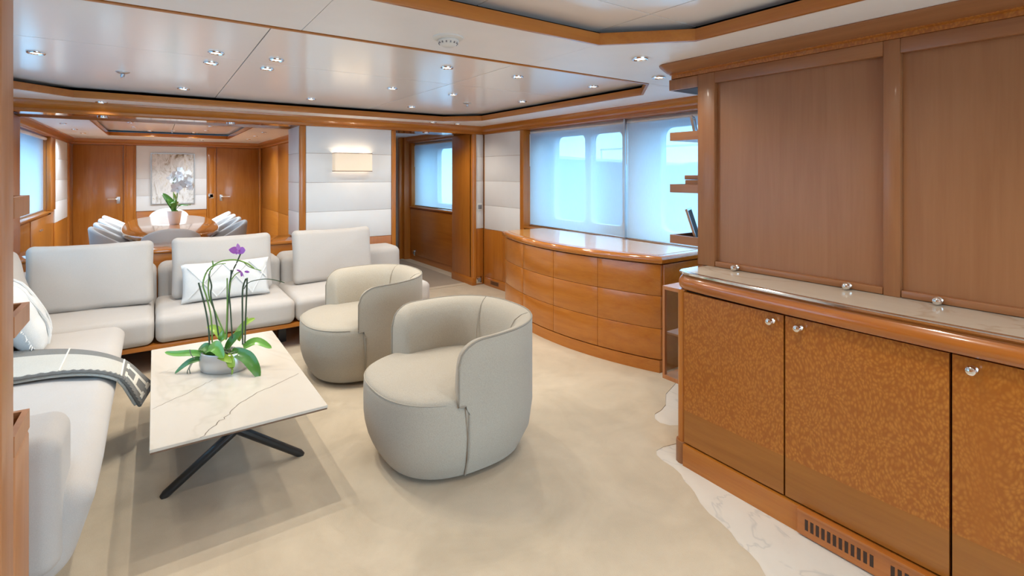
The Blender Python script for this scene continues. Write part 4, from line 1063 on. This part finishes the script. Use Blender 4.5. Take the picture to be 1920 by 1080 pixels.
for k, y in enumerate((7.42, 8.02, 8.66, 9.27)): dup(dc, (-.33, y, 0), .0, 'cream dining chair on the window side of the table, ' + ordn[k])
for k, y in enumerate((7.40, 7.96, 8.54, 9.14)): dup(dc, (.70, y, 0), PI, 'cream dining chair on the corridor side of the table, ' + ordn[k])
dup(dc, (.20, 10.30, 0), -PI / 2, 'cream dining chair at the far end of the oval table, below the painting')

wo = thing('white_orchid', 'white orchid in a white vase on the dining table', 'plant', (.225, 8.44, .75), -YAW)
KD = 7.05 / 955
def dz_(px, py, dep=0.0): return Vector(((px - 328) * KD, dep, (325 - py) * KD + .70))
MB().lathe([(.001, 0), (.055, 0), (.062, .01), (.085, .17), (.088, .18), (.080, .18), (.074, .15), (.001, .15)], 28).build('vase', 'pot_white', wo, ang=50)
for pts, w, mat in (([(326, 400), (322, 380), (309, 362)], .045, 'leaf_dark'), ([(328, 402), (331, 380), (330, 362)], .05, 'leaf_mid'), ([(326, 400), (325, 385), (318, 372)], .04, 'leaf_mid'), ([(327, 395), (332, 402), (336, 405)], .04, 'leaf_lime'), ([(330, 395), (340, 385), (357, 385)], .015, 'leaf_dark')):
    leaf(wo, [dz_(x, y, -.02 * i) for i, (x, y) in enumerate(pts)], w * 1.2, mat)
for pts in ([(328, 395), (326, 365), (325, 340), (332, 330)], [(330, 395), (333, 365), (338, 335), (345, 322)], [(330, 385), (345, 384), (358, 384)]):
    MB().tube([dz_(x, y, 0) for x, y in pts], .006, 5).build('stem', 'stem_green', wo)
random.seed(5)
for px, py in ((325, 334), (331, 328), (336, 336), (341, 322), (346, 330), (352, 327), (357, 335), (361, 341), (350, 340), (343, 345), (355, 348), (362, 347), (339, 352), (330, 338)):
    orchid_flower(wo, dz_(px, py, random.uniform(-.08, .06)), Vector((random.uniform(-.5, .5), -1, random.uniform(-.3, .3))), .075, ('petal_white', 'petal_white'), 5, random.uniform(0, 1))
pa = thing('abstract_painting', 'framed abstract painting in grey, umber and white on the dining room wall', 'painting', (.285, YD - .02, 1.35))
B(-.325, .325, -.022, -.0, -.46, .46).build('canvas', 'abstract_paint', pa, smooth=False)
fr_ = MB().box(-.345, .345, -.03, 0, .46, .475).box(-.345, .345, -.03, 0, -.475, -.46).box(-.345, -.328, -.03, 0, -.46, .46).box(.328, .345, -.03, 0, -.46, .46).build('frame', 'picture_frame', pa, smooth=False)

# ------------------------------------------------------------------ wall lamp
sc_ = thing('wall_sconce', 'lit rectangular linen wall lamp on the white padded pier', 'wall lamp', (1.795, Y0 - .018, 1.470))
def shade_ring(w, d, z): 
    r = .02; return [(-w, 0, z), (-w, -d + r, z), (-w + r * .3, -d + r * .3, z), (-w + r, -d, z), (w - r, -d, z), (w - r * .3, -d + r * .3, z), (w, -d + r, z), (w, 0, z)]
MB().loft([shade_ring(.208, .10, .004), shade_ring(.208, .10, .198)], cap=False, closed=False).build('shade', 'shade_linen', sc_, smooth=False)
for z in (.0, .197): MB().loft([shade_ring(.210, .102, z), shade_ring(.210, .102, z + .007)], cap=False, closed=False).build('shade_trim', 'brown_trim', sc_, smooth=False)
B(-.10, .10, -.02, 0, .05, .15).build('back_plate', 'steel', sc_, bevel=.003)
for x in (-.12, .12):
    bl = MB().lathe([(.001, -.03), (.014, -.02), (.018, 0), (.012, .02), (.001, .03)], 12, (x, -.05, .10)).build('bulb', 'lamp_lens', sc_)
    l = bpy.data.lights.new('sconce_bulb', 'POINT'); l.energy = .75; l.color = (1, .86, .68); l.shadow_soft_size = .02
    lo = bpy.data.objects.new('sconce_bulb_light', l); C.objects.link(lo); lo.parent = sc_; lo.location = (x, -.05, .15)

# ------------------------------------------------------------------ ceiling fittings
def spot(parent, power, ang=150, col=None):
    l = bpy.data.lights.new('downlight_lamp', 'SPOT'); l.energy = power; l.color = col or WARM; l.spot_size = math.radians(ang); l.spot_blend = .8; l.shadow_soft_size = .016
    o = bpy.data.objects.new('downlight_lamp', l); C.objects.link(o); o.parent = parent; o.location = (0, 0, -.03)
dl_mesh = {}
def downlight(x, y, z, label, power=0.0, r=.042, group=None):
    t = thing('downlight', label, 'downlight', (x, y, z), 0, group or 'recessed ceiling downlights')
    if r not in dl_mesh:
        a = MB().lathe([(r, .0), (r * 1.02, -.004), (r * .96, -.009), (r * .80, -.010), (r * .72, -.004), (r * .70, .0)], 20).build('trim_ring', 'chrome', t, ang=50)
        b2 = MB().lathe([(r * .70, -.001), (r * .69, -.004), (r * .3, -.006), (.001, -.0065)], 16).build('lens', 'lamp_lens', t, ang=50)
        dl_mesh[r] = (a.data, b2.data)
    else:
        for nm, me in zip(('trim_ring', 'lens'), dl_mesh[r]):
            o = bpy.data.objects.new(nm, me); C.objects.link(o); o.parent = t
    if power: spot(t, power, 150, COOL if y > 6.5 else None)
    return t
SAL = [(-.55, 3.91, 'over the port arm of the sofa'), (.285, 3.325, 'of the four above the coffee table, aft and port'), (.285, 3.65, 'of the four above the coffee table, forward and port'),
       (.60, 3.32, 'of the four above the coffee table, aft and starboard'), (.60, 3.64, 'of the four above the coffee table, forward and starboard'), (.19, 4.893, 'above the sofa corner seat'),
       (1.175, 4.893, 'above the sofa seat below the wall lamp'), (1.545, 2.935, 'above the front tub chair'), (1.565, 3.91, 'above the rear tub chair'), (2.12, 3.915, 'between the rear tub chair and the chest'),
       (2.10, 2.925, 'between the front tub chair and the chest'), (2.865, 3.914, 'above the forward half of the chest'), (2.82, 2.91, 'above the aft half of the chest'), (2.165, 4.885, 'above the doorway end of the sofa')]
for x, y, s_ in SAL: downlight(x, y, ZR, 'chrome-ringed ceiling downlight ' + s_, SPOT_W * (1.3 if 'four' in s_ else .9))
for x, y, s_ in ((-.37, 5.535, 'in the port corner of the dining opening soffit strip'), (2.09, 1.807, 'in the white soffit just aft of the cabinet cornice'), (2.59, 2.089, 'in the white soffit tucked beside the cabinet cornice'),
                 (-.374, 2.438 - .22, 'in the white soffit above the shelf unit'), (2.697, 5.472, 'in the soffit strip before the doorway'), (3.03, 5.476, 'in the soffit strip by the starboard corner')):
    downlight(x, y, ZS, 'chrome-ringed downlight ' + s_, SPOT_W * .5)
for x, y, s_ in ((-.389, 6.0, 'port'), (.648, 6.0, 'starboard')): downlight(x, y, ZH + .015, 'downlight in the glossy wooden header over the dining opening, ' + s_ + ' side', SPOT_W * .35)
downlight(2.83, 5.95, ZH + .015, 'downlight in the glossy header over the corridor doorway', SPOT_W * .35)
for x, y, s_ in ((-.27, 8.5, 'port side nearest the opening'), (-.25, 9.4, 'port side middle'), (-.06, 10.1, 'port side nearest the painting'), (.54, 10.1, 'starboard side nearest the painting'), (.68, 9.5, 'starboard side middle'), (.67, 8.6, 'starboard side nearest the opening')): downlight(x, y, ZR, 'tiny downlight in the dining ceiling recess, ' + s_, SPOT_W * 2.3, .036, 'dining recess downlights')
for x, y, s_ in ((-.905, 8.16, 'above the window, nearest the opening'), (-.897, 9.15, 'above the window, middle'), (-.88, 9.95, 'above the window side, nearest the far door'), (1.32, 8.25, 'corridor side, nearest the opening'), (1.34, 9.16, 'corridor side, middle'), (1.36, 10.08, 'corridor side, nearest the far door'), (.70, 10.85, 'above the painting wall')): downlight(x, y, ZS, 'tiny downlight in the white dining ceiling border ' + s_, SPOT_W * 1.2, .036, 'dining border downlights')
downlight(2.9, 7.2, ZS, 'downlight in the corridor ceiling', SPOT_W)
for x, y, s_ in ((.7, .9, 'forward port'), (1.5, .9, 'forward starboard'), (.7, -.4, 'aft port'), (1.5, -.4, 'aft starboard')): downlight(x, y, ZR, 'unseen downlight added in the aft ceiling recess, ' + s_ + ' one of four', SPOT_W, .042, 'unseen aft recess downlights')  # four downlights out of view, added for their light

sd = thing('smoke_detector', 'round white smoke detector on the ceiling strip between the recesses', 'smoke detector', (1.07, 2.02, ZS))
MB().lathe([(.068, 0), (.068, -.006), (.058, -.012), (.045, -.014)], 28).build('base', 'white_plastic', sd, ang=40)
MB().lathe([(.045, -.013), (.047, -.020), (.036, -.034), (.024, -.042), (.001, -.043)], 28).build('sensor_head', 'white_plastic', sd, ang=40)
for k in range(14):
    a = 2 * PI * k / 14; c_, s_ = math.cos(a), math.sin(a)
    o = B(.0385, .0435, -.0028, .0028, -.032, -.021).build('slot', 'grey_plastic', sd, smooth=False); o.rotation_euler = (0, 0, a)
def sprinkler(x, y, z, label):
    t = thing('sprinkler', label, 'sprinkler', (x, y, z))
    MB().lathe([(.040, 0), (.040, -.003), (.028, -.010), (.012, -.016)], 20).build('rosette', 'steel', t, ang=50)
    MB().lathe([(.010, -.014), (.008, -.030), (.005, -.034)], 10).build('nozzle', 'steel', t, ang=50)
    MB().lathe([(.014, -.038), (.014, -.040)], 12).build('deflector', 'steel', t)
    MB().tube([(.010, 0, -.016), (.012, 0, -.028), (.003, 0, -.039)], .002, 5).build('yoke', 'steel', t); MB().tube([(-.010, 0, -.016), (-.012, 0, -.028), (-.003, 0, -.039)], .002, 5).build('yoke', 'steel', t)
sprinkler(-.177, 4.336, ZR, 'small steel sprinkler head above the sofa, port side')
sprinkler(2.493, 4.314, ZR, 'small steel sprinkler head above the chest end of the room')
sprinkler(.23, 9.8, ZR, 'small steel sprinkler head in the dining room ceiling')
